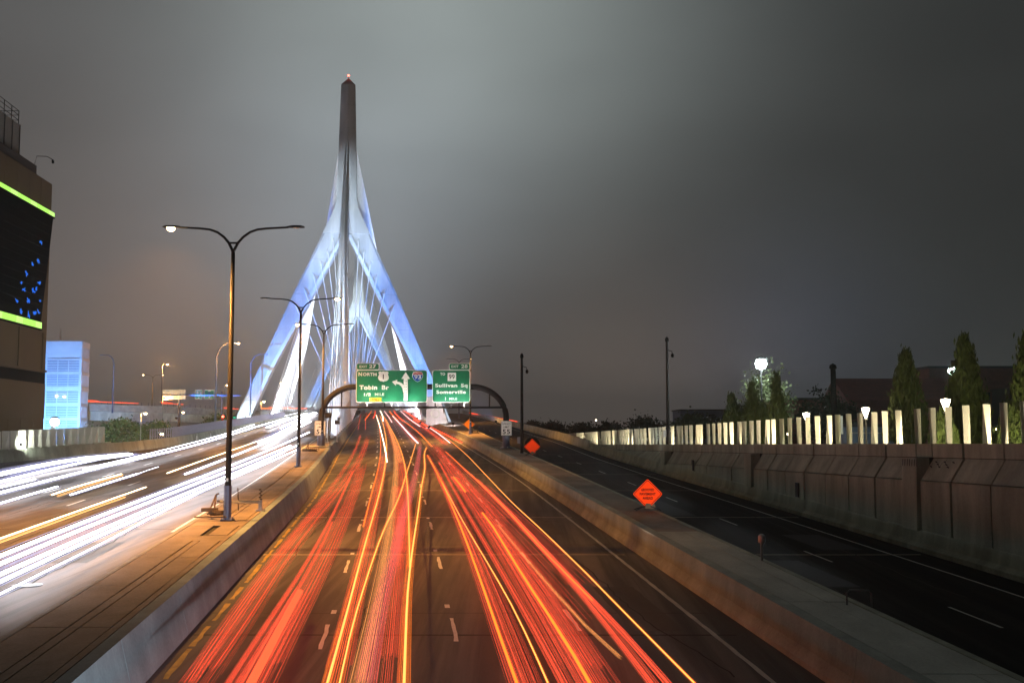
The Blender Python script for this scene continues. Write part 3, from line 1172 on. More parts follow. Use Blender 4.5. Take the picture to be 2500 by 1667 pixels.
# blue and red shield with 93
ish = [(0, -.56), (.22, -.44), (.4, -.24), (.52, .02), (.53, .2), (.47, .36), (.40, .5), (.2, .54), (0, .56), (-.2, .54), (-.40, .5), (-.47, .36), (-.53, .2), (-.52, .02), (-.4, -.24), (-.22, -.44)]
b = MB()
b.poly([(GX(947) + x * 1.1, GZ(337) + z * 1.02) for x, z in ish], SY + .006, SY + .03)
b.build('shield_border', M['sign_white'], sa)
b = MB()
b.poly([(GX(947) + x * 1.02, GZ(337) + z * .94) for x, z in ish if z < .3] + [], SY - .001, SY + .02)
b.build('shield', M['sign_blue'], sa)
b = MB()
b.poly([(GX(947) + x * 1.02, GZ(337) + z * .94) for x, z in [(.51, .25), (.46, .36), (.40, .5), (.2, .54), (0, .56), (-.2, .54), (-.40, .5), (-.46, .36), (-.51, .25)]], SY - .003, SY + .02)
b.build('shield_crown', M['sign_red'], sa)
lettering('93', GX(947), SY - .006, GZ(340), .62, w_, sa, .02, 1.0, width=.72)
lettering('INTERSTATE', GX(947), SY - .008, GZ(286), .13, w_, sa, .01, 1.0, width=.7)
# forked arrow
shaft = [(GX(757), GZ(668)), (GX(812), GZ(668)), (GX(812), GZ(368)), (GX(847), GZ(368)), (GX(783), GZ(274)), (GX(722), GZ(368)), (GX(757), GZ(368))]
b = MB()
b.poly(shaft, SY + .006, SY + .03)
b.build('arrow', M['sign_white'], sa)
oc = [(750, 545), (748, 505), (738, 478), (718, 452), (690, 432), (660, 428)]
ic = [(661, 402), (700, 408), (730, 420), (757, 448)]
b = MB()
b.poly([(GX(x), GZ(z)) for x, z in [(760, 560), (760, 455), (735, 428), (705, 411), (668, 405), (668, 377), (596, 405), (650, 462), (655, 434), (690, 440), (722, 466), (742, 500), (750, 545)]][::-1], SY + .008, SY + .03)
b.build('arrow', M['sign_white'], sa)
for c_ in (775, 795):
    for k in range(7):
        b = MB()
        z = 640 - k * 38
        b.poly([(GX(c_ - 2.5), GZ(z)), (GX(c_ + 2.5), GZ(z)), (GX(c_ + 2.5), GZ(z - 20)), (GX(c_ - 2.5), GZ(z - 20))], SY + .001, SY + .02)
        b.build('arrow_dash', M['sign_green'], sa)

sb_ = guide_sign('narrower green sign with EXIT 28, TO 99, Sullivan Sq and Somerville', 1148, 1667, 243, 692, 1375, 1667, 150)
lettering('EXIT', GX(1458), yt, GZ(196), .36, w_, sb_, .03, 1.1, width=.76)
lettering('28', GX(1588), yt, GZ(195), .5, w_, sb_, .035, 1.1, width=.68)
lettering('TO', GX(1290), yt, GZ(300), .38, w_, sb_, .03, 1.1, width=.52)
plate(sb_, 'route_marker', GX(1358), GX(1474), GZ(396), GZ(282), .05, M['sign_white'], SY + .004)
lettering('99', GX(1415), SY - .002, GZ(338), .68, M['sign_black'], sb_, .0, 1.0, width=.62)
lettering('Sullivan', GX(1340), yt, GZ(456), .5, w_, sb_, .03, 1.1, width=2.36)
lettering('Sq', GX(1586), yt, GZ(462), .5, w_, sb_, .03, 1.1, width=.7)
lettering('Somerville', GX(1407), yt, GZ(546), .5, w_, sb_, .03, 1.1, width=3.14)
lettering('1', GX(1330), yt, GZ(638), .42, w_, sb_, .03, 1.0)
lettering('MILE', GX(1436), yt, GZ(638), .34, w_, sb_, .03, 1.1, width=.84)


def speed_sign(label, x, zc):
    y = GY - .5
    s = thing('speed_limit_sign', label, 'road sign', (x, y, zc - .76), 'speed limit signs on the gantry posts')
    plate(s, 'plate', x - .56, x + .56, zc - .76, zc + .76, .06, M['sign_white'], y, .03)
    b = MB()
    o_ = rrect(x - .51, x + .51, zc - .71, zc + .71, .05)
    i_ = rrect(x - .48, x + .48, zc - .68, zc + .68, .04)
    n = len(o_)
    vs = [(p[0], y - .004, p[1]) for p in o_] + [(p[0], y - .004, p[1]) for p in i_]
    b.add(vs, [(k, (k + 1) % n, (k + 1) % n + n, k + n) for k in range(n)])
    b.build('rim_line', M['sign_black'], s)
    lettering('SPEED', x, y - .002, zc + .46, .28, M['sign_black'], s, .012, 1.1, width=.84)
    lettering('LIMIT', x, y - .002, zc + .13, .28, M['sign_black'], s, .012, 1.15, width=.68)
    lettering('55', x, y - .002, zc - .36, .68, M['sign_black'], s, .02, 1.15, width=.78)
    b = MB()
    b.box((x, y + .1, zc), (.8, .14, .08))
    b.build('bracket', M['galv'], s)


speed_sign('white SPEED LIMIT 55 sign on the left gantry post above the brown median', XL - .02, 7.2)
speed_sign('white SPEED LIMIT 55 sign on the right gantry post beside the ramp', XR + .02, 7.2)


# ================================================================== ORANGE WORK SIGNS
def work_sign(label, x, y, zb, zc, side, words, m, disc=False):
    s = thing('work_sign', label, 'road sign', (x, y, zb), 'orange diamond work signs on the right median')
    h = side / math.sqrt(2)
    rot = Matrix.Identity(3)
    k = .06

    def dia(hh, r):
        pts = []
        for a0 in (0, 90, 180, 270):
            ca, sa = math.cos(R(a0)), math.sin(R(a0))
            for q in (-1, 0, 1):
                d = hh - r * abs(q) * 0 - (r * .42 if q == 0 else r)
                t = q * r
                dd = hh - r if q else hh - r * .42
                lx, lz = (t, -dd) if True else None
                pts.append((lx * ca - lz * sa, lx * sa + lz * ca))
        return pts
    b = MB()
    b.poly([(x + p, zc + q) for p, q in dia(h, k)], y - .02, y + .0)
    b.build('face', m, s)
    b = MB()
    o_, i_ = dia(h - .05, .05), dia(h - .085, .045)
    n = len(o_)
    b.add([(x + p, y - .024, zc + q) for p, q in o_] + [(x + p, y - .024, zc + q) for p, q in i_], [(j, (j + 1) % n, (j + 1) % n + n, j + n) for j in range(n)])
    b.build('border_line', M['sign_black'], s)
    for i, wd in enumerate(words):
        lettering(wd[0], x, y - .022, zc + .20 - i * .2, .175, M['sign_black'], s, .035, 1.1, width=wd[1])
    b = MB()
    b.box((x, y + .04, (zb + .2 + zc + h) / 2), (.05, .04, zc + h - zb - .3))
    b.build('mast', M['steel_dark'], s)
    b = MB()
    for a in (35, 145, 215, 325):
        b.tube([(x, y + .05, zb + .25), (x + .75 * math.cos(R(a)), y + .05 + .6 * math.sin(R(a)), zb + .03)], .025, 6)
    b.build('folding_legs', M['steel_dark'], s)
    b = MB()
    b.box((x + .1, y + .1, zb + .22), (.55, .3, .24), .2, 0, .8)
    b.build('sandbag', M['rust'], s)
    if disc:
        b = MB()
        b.lathe((0, 0, 0), [(.0001, 0), (.72, 0), (.72, .03), (.0001, .03)], 20)
        b.v = [(x + p[0], y + .12 + p[2], zc + .18 + p[1]) for p in b.v]
        b.build('back_disc', M['black'], s)
    return s


work_sign('nearest orange diamond sign reading GROOVED PAVEMENT AHEAD on the right median', 6.63, 53.0, prof(53) + H_RMED, prof(53) + H_RMED + .80, 1.04,
          [('GROOVED', .64), ('PAVEMENT', .78), ('AHEAD', .5)], M['sign_orange'])
work_sign('orange diamond sign with a dark round plate behind it near the tall camera pole', 1.9, 101.5, prof(101.5) + H_RMED, prof(101.5) + H_RMED + .80, 1.08,
          [], M['sign_orange'], True)
work_sign('farthest amber orange diamond sign, above the median beyond the gantry', -6.75, 170, prof(170) + H_RMED, prof(170) + H_RMED + 1.08, 1.26, [], M['sign_amber'], True)


# ================================================================== STREET LAMPS
def double_lamp(name, label, loc, group, lit, H=12.85, arm=2.72):
    """Y-topped pole; lit = (left, right)"""
    x, y, z = loc
    t = thing(name, label, 'street lamp', loc, group)
    b = MB()
    b.tube([(x, y, z + .05), (x, y, z + 1.2), (x, y, z + H - 1.15)], [.15, .14, .085], 12)
    b.build('pole', M['bronze'], t, smooth=True)
    b = MB()
    b.box((x, y, z + .03), (.5, .5, .06))
    b.tube([(x, y, z + .05), (x, y, z + 1.5)], .17, 12)
    b.build('base', M['steel_blue'], t)
    for a, c in ((.19, .19), (-.19, .19), (.19, -.19), (-.19, -.19)):
        b = MB()
        b.lathe((x + a, y + c, z + .06), [(.03, 0), (.03, .1)], 6)
        b.build('anchor_bolt', M['galv'], t)
    b = MB()
    b.box((x, y - .16, z + 1.75), (.10, .02, .14))
    b.build('number_tag', M['sign_white'], t)
    b = MB()
    b.tube([(x - .16, y, z + H - .72), (x + .16, y, z + H - .72)], .05, 6)
    b.build('cross_brace', M['bronze'], t)
    for sgn, on in ((-1, lit[0]), (1, lit[1])):
        b = MB()
        ps = [(x, y, z + H - 1.2), (x + sgn * .06, y, z + H - 1.0), (x + sgn * .2, y, z + H - .72), (x + sgn * .42, y, z + H - .46), (x + sgn * .72, y, z + H - .24), (x + sgn * 1.05, y, z + H - .12), (x + sgn * 1.5, y, z + H - .07), (x + sgn * (arm - .3), y, z + H - .02)]
        b.tube(ps, [.07, .065, .06, .058, .055, .052, .048, .045], 8)
        b.build('arm', M['bronze'], t, smooth=True)
        hx = x + sgn * arm
        b = MB()
        rg = []
        for k, (dx, w, hh) in enumerate([(-.42, .04, .03), (-.34, .07, .06), (-.1, .15, .09), (.25, .17, .085), (.4, .12, .05)]):
            rg.append([(hx + sgn * dx, y - w, z + H - .03), (hx + sgn * dx, y - w * .6, z + H - .03 + hh), (hx + sgn * dx, y + w * .6, z + H - .03 + hh), (hx + sgn * dx, y + w, z + H - .03)])
        b.rings(rg)
        b.build('lamp_head', M['bronze'], t)
        b = MB()
        rr = [(0.0001, -.17), (.11, -.14), (.17, -.07), (.185, -.01), (.0001, 0)] if on else [(0.0001, -.05), (.12, -.035), (.15, -.004), (.0001, 0)]
        b.lathe((hx + sgn * .06, y, z + H - .035), rr, 12)
        b.build('lens', M['L_sodium'] if on else M['L_off'], t, smooth=True)
        if on:
            lp = bpy.data.lights.new('sodium_light', 'SPOT')
            lp.energy = on
            lp.color = (1, .42, .09)
            lp.spot_size = R(138)
            lp.spot_blend = .9
            lp.shadow_soft_size = .15
            lo = bpy.data.objects.new('sodium_light', lp)
            COL.objects.link(lo)
            lo.parent = t
            lo.location = Vector((hx + sgn * .06, y, z + H - .26)) - Vector(loc)
    return t


G1 = 'double-armed lamps along the left median'
for Y, lab, lit in [(47.0, 'nearest tall double-armed street lamp on the brown median, left head lit orange', (23000, 0)),
                    (81.9, 'second double-armed street lamp on the brown median, right head lit', (0, 17000)),
                    (111.5, 'third double-armed street lamp, left head lit, beside the left gantry post', (23000, 0))]:
    u = {47.0: -7.58, 81.9: -7.73, 111.5: -7.75}[Y]
    double_lamp('street_lamp', lab, (rx(Y) + u, Y, prof(Y) + H_MED), G1, lit)
G2 = 'double-armed lamps beside the bridge on the right'
double_lamp('street_lamp', 'double-armed street lamp rising behind the narrower green sign, left head lit', (rx(157) + 11.3, 157, prof(157) + H_RMED), G2, (23000, 0))
double_lamp('street_lamp', 'smaller double-armed lamp on the bridge between the two green signs, right head lit', (rx(262) + 17.5, 262, prof(262) + 1.1), G2, (0, 23000), H=14.5)


def cobra(label, loc, H, arm, on, cat_group, power=0, m='steel_blue', r=.1):
    x, y, z = loc
    t = thing('street_lamp', label, 'street lamp', loc, cat_group)
    b = MB()
    s = 1 if arm > 0 else -1
    a = abs(arm)
    b.tube([(x, y, z), (x, y, z + H - a * .75), (x + s * a * .1, y, z + H - a * .4), (x + s * a * .32, y, z + H - a * .14), (x + s * a * .6, y, z + H), (x + s * a, y, z + H)], [r * 1.3, r, r * .9, r * .8, r * .7, r * .55], 8)
    b.build('pole', M[m], t, smooth=True)
    b = MB()
    b.box((x + s * (a + .3), y, z + H), (.9, .35, .16))
    b.build('lamp_head', M[m], t)
    b = MB()
    b.lathe((x + s * (a + .4), y, z + H - .08), [(0.0001, -.26), (.17, -.2), (.25, -.08), (.2, 0)] if on else [(.0001, -.05), (.15, -.02), (.15, 0)], 8)
    b.build('lens', M['L_sodium'] if on else M['L_off'], t)
    if power:
        lp = bpy.data.lights.new('sodium_light', 'POINT')
        lp.energy = power
        lp.color = (1, .42, .08)
        lp.shadow_soft_size = .2
        lo = bpy.data.objects.new('sodium_light', lp)
        COL.objects.link(lo)
        lo.parent = t
        lo.location = Vector((x + s * (a + .4), y, z + H - .5)) - Vector(loc)
    return t


G3 = 'curved-arm lamps beyond the left roadway'
cobra('tall blue-lit curved lamp pole beyond the left roadway, lamp glowing orange', (-52.3, 190, 5.0), 17.7, 3.4, True, G3, 16000, r=.16)
cobra('thin blue-lit curved lamp pole, unlit, close to the left bridge leg', (-57.1, 235, 6.5), 17.4, 2.8, False, G3, r=.14)
cobra('faint unlit curved lamp pole rising from the viaduct beside the blue tower', (-85.3, 230, 11), 12.4, -2.3, False, G3, r=.12)
cobra('tall lamp over the middle of the viaduct, the highest of the small orange lights', (-86.6, 266, 11), 12.8, .8, True, G3, 14000, r=.1)
double_lamp('street_lamp', 'far twin-headed lamp with both heads lit above the viaduct', (-110.3, 330, 12), G3, (9000, 9000), H=12.6, arm=2.9)
for x, y, z, zt, lab in [(-69.4, 214, 8, 13.6, 'small orange lamp at the left edge of the white sign lattice'),
                         (-69.6, 226, 10, 11.2, 'low orange lamp on the viaduct parapet left of the blue sign post'),
                         (-71.8, 300, 9, 19.2, 'far orange lamp high over the left green signs'),
                         (-73.7, 340, 10, 22.6, 'far white lamp high over the gap between lattice and green signs'),
                         (-82.8, 310, 10, 20.6, 'far orange lamp above the right end of the sign lattice'),
                         (-65.6, 330, 10, 20.2, 'tiny far lamp right of the green signs'),
                         (-52.5, 225, 9, 13.4, 'slim white lamp post left of the big bridge leg'),
                         (-49.3, 150, 4.0, 6.7, 'low orange lamp under the viaduct behind the left barrier'),
                         (-57.8, 168, 4.0, 9.9, 'small lamp at the underside of the viaduct over the bushes'),
                         (-48.0, 158, 4.0, 6.6, 'tiny low lamp right of the orange one under the viaduct')]:
    cobra(lab, (x, y, z), zt - z, .25, True, 'small distant lamps on the left', 1600 if y < 240 else 0, 'galv', .06)


# ================================================================== FLOODLIGHTS
def aim(o, frm, to):
    d = (Vector(to) - Vector(frm)).normalized()
    o.rotation_mode = 'QUATERNION'
    o.rotation_quaternion = d.to_track_quat('-Z', 'Y')


def flood(label, loc, target, energy, color, cone, blend=.5, group=None, glow=None, size=.45, post=0., soft=.15, cat='floodlight'):
    """a box floodlight on a yoke (and a post) with its own lamp"""
    x, y, z = loc
    t = thing('floodlight', label, cat, (x, y, z - post - .5 * size - .12), group)
    d = (Vector(target) - Vector(loc)).normalized()
    q = d.to_track_quat('-Z', 'Y')
    b = MB()
    s = size
    vs = []
    for zz, k in ((0, 1.0), (.5 * s, .8), (.62 * s, .45)):
        vs.append([Vector(loc) + q @ Vector((a * s * k * .5, c * s * k * .4, zz)) for a, c in ((-1, -1), (1, -1), (1, 1), (-1, 1))])
    b.rings(vs)
    b.build('housing', M['steel_dark'], t)
    b = MB()
    vs = [[Vector(loc) + q @ Vector((a * s * .45, c * s * .35, zz)) for a, c in ((-1, -1), (1, -1), (1, 1), (-1, 1))] for zz in (-.012, -.03)]
    b.rings(vs)
    b.build('lens', glow or M['L_off'], t)
    b = MB()
    b.tube([(x, y, z - post - .5 * s - .12), (x, y, z - .25 * s)], .05, 8)
    b.box((x, y, z - post - .5 * s - .09), (.3, .3, .06))
    b.build('yoke', M['galv'], t)
    if energy:
        l = bpy.data.lights.new('flood_light', 'SPOT')
        l.energy = energy
        l.color = color
        l.spot_size = R(cone)
        l.spot_blend = blend
        l.shadow_soft_size = soft
        o = bpy.data.objects.new('flood_light', l)
        COL.objects.link(o)
        o.parent = t
        o.location = Vector(loc) + d * .12 - Vector(t.location)
        aim(o, loc, target)
    return t


GB = 'floodlights that light the bridge towers'
BLUE, ICE, WHT = (.09, .31, 1.0), (.60, .80, 1.0), (.80, .90, 1.0)
EB = 1.0


def bpt(Y0, s, y, z):
    c = Vector((AX(Y0), Y0, 0))
    return tuple(c + SD * s + HD * y + Vector((0, 0, z)))


for Y0, dz, k in ((244, 0, 1.0), (471, 5.6, .9)):
    nm = 'nearer' if Y0 < 300 else 'farther'
    for sgn, sn in ((-1, 'left'), (1, 'right')):
        yb = -32
        flood('blue floodlight outside the %s leg of the %s tower' % (sn, nm), bpt(Y0, sgn * 31, yb, prof(Y0 + yb) + (2.2 if sgn < 0 else 1.6)), bpt(Y0, sgn * 14, 0, 29 + dz), 210000 * k, BLUE, 46, .7, GB)
        flood('white floodlight at the foot of the %s leg of the %s tower' % (sn, nm), bpt(Y0, sgn * 21.2, -8, prof(Y0 - 8) + 1.3), bpt(Y0, sgn * 22, 0, 12 + dz), 7000 * k, ICE, 80, 1.0, GB)
        yy = 18 if Y0 < 300 else -60
        flood('white floodlight under the %s cable fan of the %s tower' % (sn, nm), bpt(Y0, sgn * 17.2, yy, prof(Y0 + yy) + 1.3), bpt(Y0, sgn * 11, yy + (22 if Y0 < 300 else 0), 30 + dz), 170000 * k, WHT, 110, .8, GB)
        yy = 70 if Y0 < 300 else -20
        flood('second white floodlight under the %s cable fan of the %s tower' % (sn, nm), bpt(Y0, sgn * 17.2, yy, prof(Y0 + yy) + 1.3), bpt(Y0, sgn * 10, yy - 12, 34 + dz), 170000 * k, WHT, 110, .8, GB)
    flood('white floodlight on the median aimed at the needle of the %s tower' % nm, bpt(Y0, 1.2, -34, prof(Y0 - 34) + H_MED + .6), bpt(Y0, 0, 0, 54 + dz), (90000 if Y0 < 300 else 300000), (.74, .94, 1.0), 21, .7, GB)
    flood('blue floodlight on the median aimed at the crotch of the %s tower' % nm, bpt(Y0, -1.2, -30, prof(Y0 - 30) + H_MED + .6), bpt(Y0, 0, 0, 42 + dz), 130000 * k, (.2, .42, 1), 34, .8, GB)
mx = rx(132) - 8.3
for sgn, sn in ((-1, 'left'), (1, 'right')):
    for yy, zt in ((176, 30), (206, 52)):
        flood('added white floodlight %s of the roadway for the %s cables of the median' % (sn, 'lower' if zt == 30 else 'upper'), (AX(yy) + sgn * 15.5, yy, prof(yy) + 1.6), (AX(yy + 8), yy + 14, zt - (8 if zt > 40 else 0)), (520000 if zt == 30 else 380000), (.62, .76, 1), (30 if zt == 30 else 22), .9, GB)  # extra floodlights added to brighten the back-span cables from the sides
flood('added white floodlight on the far right median aimed at the pedestal with the medallion', (rx(196) + 11.5, 196, prof(196) + H_RMED + .5), (-14.7, 216, 11), 26000, (1, .88, .88), 60, .9, GB)  # added to brighten the pedestal, no known fixture
gx = rx(121) - 7.7
flood('glaring white floodlight on the median behind the left gantry post', (gx, 121, prof(121) + H_MED + 3.2), (AX(215), 215, 44), 760000, (.66, .84, 1), 16, .8, GB, M['L_white'], .7, 2.6)
flood('lower white floodlight beside the glaring one on the median', (gx + .9, 122, prof(122) + H_MED + 2.4), (AX(190), 190, 15), 150000, (.72, .80, 1), 24, .9, GB, M['L_white'], .6, 1.8)
flood('smaller white floodlight at the right foot of the cable curtain on the median', (rx(150) - 7.6, 150, prof(150) + H_MED + 2.2), (AX(200), 200, 30), 20000, WHT, 40, .9, GB, M['L_white'], .4, 1.7)


def bulb(parent_label, loc, energy, color, r, m, post, group=None, name='floodlight', cat='floodlight'):
    """round floodlamp that faces every way, on a post"""
    x, y, z = loc
    t = thing(name, parent_label, cat, (x, y, z - post), group)
    b = MB()
    b.tube([(x, y, z - post), (x, y, z - r * .8)], [.09, .06], 8)
    b.build('post', M['steel_dark'], t)
    b = MB()
    b.lathe((x, y, z), [(.0001, -r), (r * .7, -r * .7), (r, 0), (r * .7, r * .7), (.0001, r)], 12)
    b.build('lamp_globe', m, t, smooth=True)
    b = MB()
    b.lathe((x, y, z + r * .75), [(r * 1.05, 0), (r * .8, r * .4), (.05, r * .6)], 10)
    b.build('cap', M['steel_dark'], t)
    if energy:
        l = bpy.data.lights.new('lamp_light', 'POINT')
        l.energy = energy
        l.color = color
        l.shadow_soft_size = r
        o = bpy.data.objects.new('lamp_light', l)
        COL.objects.link(o)
        o.parent = t
        o.location = (0, -r - .15, post)
    return t


bulb('big white floodlamp glaring behind the slat fence under the arena', (-44.1, 104, 7.75), 2200, (.78, 1, .96), .42, M['L_white'], 3.9)
flood('white floodlight on the same mast as the glaring lamp, aimed at the viaduct', (-44.6, 104.8, 7.2), (-68, 240, 9), 240000, (.72, 1, .93), 25, .5, None, None, .4, 3.0)
bulb('biggest white floodlamp on a tall mast among the cypress trees', (23.2, 100, 13.1), 3200, (.80, .95, 1), .55, M['L_white'], 8)
bulb('smaller white floodlamp high on the dark brick building', (33.6, 82, 11.4), 1300, (.75, 1, .92), .30, M['L_white'], 5.6)


def lantern(label, loc, post):
    x, y, z = loc
    t = thing('park_lantern', label, 'lamp', (x, y, z - post), 'park lanterns behind the slat fence')
    b = MB()
    b.tube([(x, y, z - post), (x, y, z - .55)], [.07, .05], 8)
    b.build('post', M['steel_dark'], t)
    b = MB()
    b.lathe((x, y, z - .6), [(.12, 0), (.12, .06), (.06, .08)], 8)
    b.build('collar', M['galv'], t)
    b = MB()
    b.lathe((x, y, z - .5), [(.05, 0), (.24, .52), (.25, .6), (.0001, .66)], 10)
    b.build('lamp_shade', M['L_warm'], t, smooth=True)
    l = bpy.data.lights.new('lamp_light', 'POINT')
    l.energy = 160
    l.color = (1, .82, .5)
    l.shadow_soft_size = .2
    o = bpy.data.objects.new('lamp_light', l)
    COL.objects.link(o)
    o.parent = t
    o.location = (0, -.4, post - .1)


lantern('cone-shaped lantern on a slim post between two cypress trees', (22.55, 56, 8.3), 3.0)
lantern('cone-shaped lantern in front of the dark gabled brick house', (21.66, 66, 8.1), 2.6)
lantern('cone-shaped lantern in front of the low round trees', (21.3, 78, 8.0), 2.6)

# uplights along the foot of the long slat fence
for i, Y in enumerate(range(28, 150, 9)):
    x, z = rx(Y) + 26.9, wall_top(min(Y, 122)) - .3
    o = flood('small warm uplight at the foot of the slat fence behind the wall parapet', (x, Y, z + .28), (x - 1.2, Y + 5, z + 1.1), 1000 if Y < 90 else 500, (1, .88, .58), 150, 1.0, 'uplights along the slat fence', None, .2)
for i, Y in enumerate((82, 92)):
    x, z = rx(Y) + interp(LEFT_EDGE, Y) - .2, prof(Y) + H_LEFT + 1.4
    flood('small uplight along the short slat fence under the arena, %s' % ('violet' if i == 0 else 'white'), (x, Y - 1, z), (x - .8, Y + 4, z + .8), 500, (.35, .2, 1) if i == 0 else (.9, 1, .9), 150, 1.0, None, None, .2)

flood('warm ground spotlight at the foot of the bright cypress shrubs', (25.4, 53.4, 5.9), (26.4, 58, 7.2), 1000, (1, .95, .45), 110, 1.0, None, None, .22)
flood('warm ground spotlight at the foot of the broad tall cypress', (23.4, 57.2, 5.9), (24.2, 63, 7.4), 800, (1, .95, .45), 110, 1.0, None, None, .22)

# sign lights on the lower beam
for i, (x, l) in enumerate([(-15.2, 'first'), (-12.9, 'second'), (-10.6, 'third'), (-7.4, 'fourth'), (-5.4, 'fifth')]):
    t = thing('sign_light', '%s sign luminaire from the left on the lower beam of the gantry' % l, 'sign light', (x, GY - 1.75, 9.42), 'sign lights on the gantry beam')
    b = MB()
    b.tube([(x, GY, 9.40), (x, GY - 1.7, 9.40)], .035, 6)
    b.build('arm', M['steel_dark'], t)
    b = MB()
    b.box((x, GY - 1.75, 9.42), (.62, .3, .14), 0, 0, .8)
    b.build('housing', M['steel_dark'], t)
    al = bpy.data.lights.new('sign_luminaire', 'AREA')
    al.energy = 95
    al.color = (1, .97, .88)
    al.shape = 'RECTANGLE'
    al.size, al.size_y = .5, .2
    ao = bpy.data.objects.new('sign_luminaire', al)
    COL.objects.link(ao)
    ao.parent = t
    ao.location = (0, 0, .10)
    aim(ao, (x, GY - 1.75, 9.55), (x, SY, 12.0))

# added spots that brighten the signs and left wall, standing in for unseen headlamps
for x, y, z, tgt, e, cone in [(0.6, 6, 1.0, (6.6, 53, prof(53) + 1.85), 95000, 2.2), (-.6, 6, 1.0, (1.9, 101, prof(101) + 1.85), 190000, 1.2),
                              (-1.2, 6, 1.0, (-.6, 114.5, 7.2), 70000, 1.3), (-1.4, 6, 1.0, (-6.7, 170, prof(170) + 2.15), 520000, .9),
                              (-3.2, 6, 1.0, (-20.3, 114.5, 7.2), 70000, 1.3),
                              (2.2, 4, 1.0, (-12, 40, 1.2), 20000, 52)]:
    l = bpy.data.lights.new('added_beam', 'SPOT')
    l.energy, l.color = e, ((1, .95, .86) if cone < 20 else (.82, .93, 1))
    l.spot_size, l.spot_blend, l.shadow_soft_size = R(cone), .3 if cone < 20 else .9, .12
    o = bpy.data.objects.new('added_beam', l)
    COL.objects.link(o)
    o.location = (x, y, z)
    aim(o, (x, y, z), tgt)


# ================================================================== ARENA
def AXX(Y):
    return -56.5 + .07 * (130 - Y)


ar = thing('arena', 'tall tan arena block with a dark screen between two lime-green light strips', 'building', (-60, 130, 2.5))


def vquad(b, Y0, Y1, z0, z1, off, th, mi=0, Y0b=None, Y1b=None):
    """slab on the arena's road-side face, standing `off` in front of it"""
    Y0b, Y1b = (Y0 if Y0b is None else Y0b), (Y1 if Y1b is None else Y1b)
    vs = []
    for o_ in (off, off - th):
        vs += [(AXX(Y0b) + o_, Y0b, z0), (AXX(Y1b) + o_, Y1b, z0), (AXX(Y1) + o_, Y1, z1), (AXX(Y0) + o_, Y0, z1)]
    b.add(vs, [(0, 1, 2, 3), (7, 6, 5, 4), (0, 4, 5, 1), (1, 5, 6, 2), (2, 6, 7, 3), (3, 7, 4, 0)], mi)


b = MB()
b.add([(AXX(60), 60, 2), (AXX(130), 130, 2), (-120, 130, 2), (-120, 60, 2), (AXX(60), 60, 37.1), (AXX(130), 130, 37.1), (-120, 130, 37.1), (-120, 60, 37.1)],
      [(0, 1, 5, 4), (1, 2, 6, 5), (2, 3, 7, 6), (3, 0, 4, 7), (4, 5, 6, 7)])
b.build('wall', M['arena_wall'], ar)
b = MB()
vquad(b, 62, 130.5, 19.9, 33.6, .16, .15, 0, 62, 127.6)
b.build('dark_screen', M['arena_dark'], ar)
for k in range(13):
    z = 20.9 + k * .98
    b = MB()
    vquad(b, 62, 127.4 + (z - 19.9) * .22, z, z + .12, .22, .05)
    b.build('screen_slat', M['slat_dark'], ar)
for zt, z0, yend in ((33.62, 33.1, 130.5), (19.8, 19.05, 127.6)):
    for k in range(12):
        y1 = yend - k * 1.95
        b = MB()
        vquad(b, y1 - 1.87, y1, z0, zt, .27, .22)
        b.build('light_panel', M['L_lime'] if k % 3 else M['L_lime_b'], ar)
    b = MB()
    vquad(b, 62, yend + .1, z0 - .16, z0, .3, .28)
    b.build('light_trough', M['arena_dark'], ar)
# blue luminous shapes on the screen
blob = random.Random(5)
for y, z, s in [(126.6, 29.3, .7), (126.0, 27.0, .6), (124.2, 26.2, 1.0), (125.6, 26.9, .5), (122.4, 24.9, .9), (126.4, 24.4, .6), (124.6, 23.2, .8), (121.0, 23.6, .6), (121.8, 23.0, .7), (123.2, 21.9, 1.0),
                (119.8, 21.5, .9), (125.3, 20.8, .9), (126.6, 20.9, .9), (121.3, 20.1 + .3, .7), (123.5, 20.3, .9), (126.9, 22.3, .35), (125.6, 23.6, .6)]:
    b = MB()
    n = 9
    a0 = blob.uniform(0, 6)
    pts = []
    for k in range(n):
        rr_ = s * .78 * blob.choice([.22, .4, .8, 1.1])
        a = 2 * math.pi * k / n
        ly, lz = rr_ * math.cos(a), rr_ * math.sin(a) * .55
        pts.append((ly * math.cos(a0) - lz * math.sin(a0), ly * math.sin(a0) * .6 + lz * math.cos(a0)))
    vs = [(AXX(y) + .25, y + p, z + q) for p, q in pts] + [(AXX(y) + .19, y + p, z + q) for p, q in pts]
    b.add(vs, [tuple(range(n)), tuple(reversed(range(n, 2 * n)))] + [(k, k + n, (k + 1) % n + n, (k + 1) % n) for k in range(n)])
    b.build('luminous_shape', M['L_blue'], ar)
for z0, z1, off in ((12.6, 13.9, -.02), (8.4, 12.6, .12), (14.0, 14.25, .25)):
    b = MB()
    vquad(b, 62, 129.9, z0, z1, max(off, .06), .2)
    b.build('wall_band', M['arena_dark'] if z0 == 12.6 else M['arena_wall'], ar)
for k in range(9):
    b = MB()
    y = 129.2 - k * 7.4
    vquad(b, y - .5, y, 14.3, 18.7, .09, .1)
    b.build('wall_rib', M['arena_wall'], ar)
for k in range(19):
    y = 129.9 - k * 3.6
    b = MB()
    vquad(b, y - 3.54, y, 33.75, 37.0, .05, .06)
    b.build('wall_panel', M['arena_wall'], ar)
    b = MB()
    vquad(b, y - 3.54, y, 4.2, 8.3, .05, .06)
    b.build('wall_panel', M['arena_wall'], ar)
b = MB()
vquad(b, 62, 125.6, 37.1, 38.3, -.3, 1.2)
b.build('parapet', M['roof_dark'], ar)
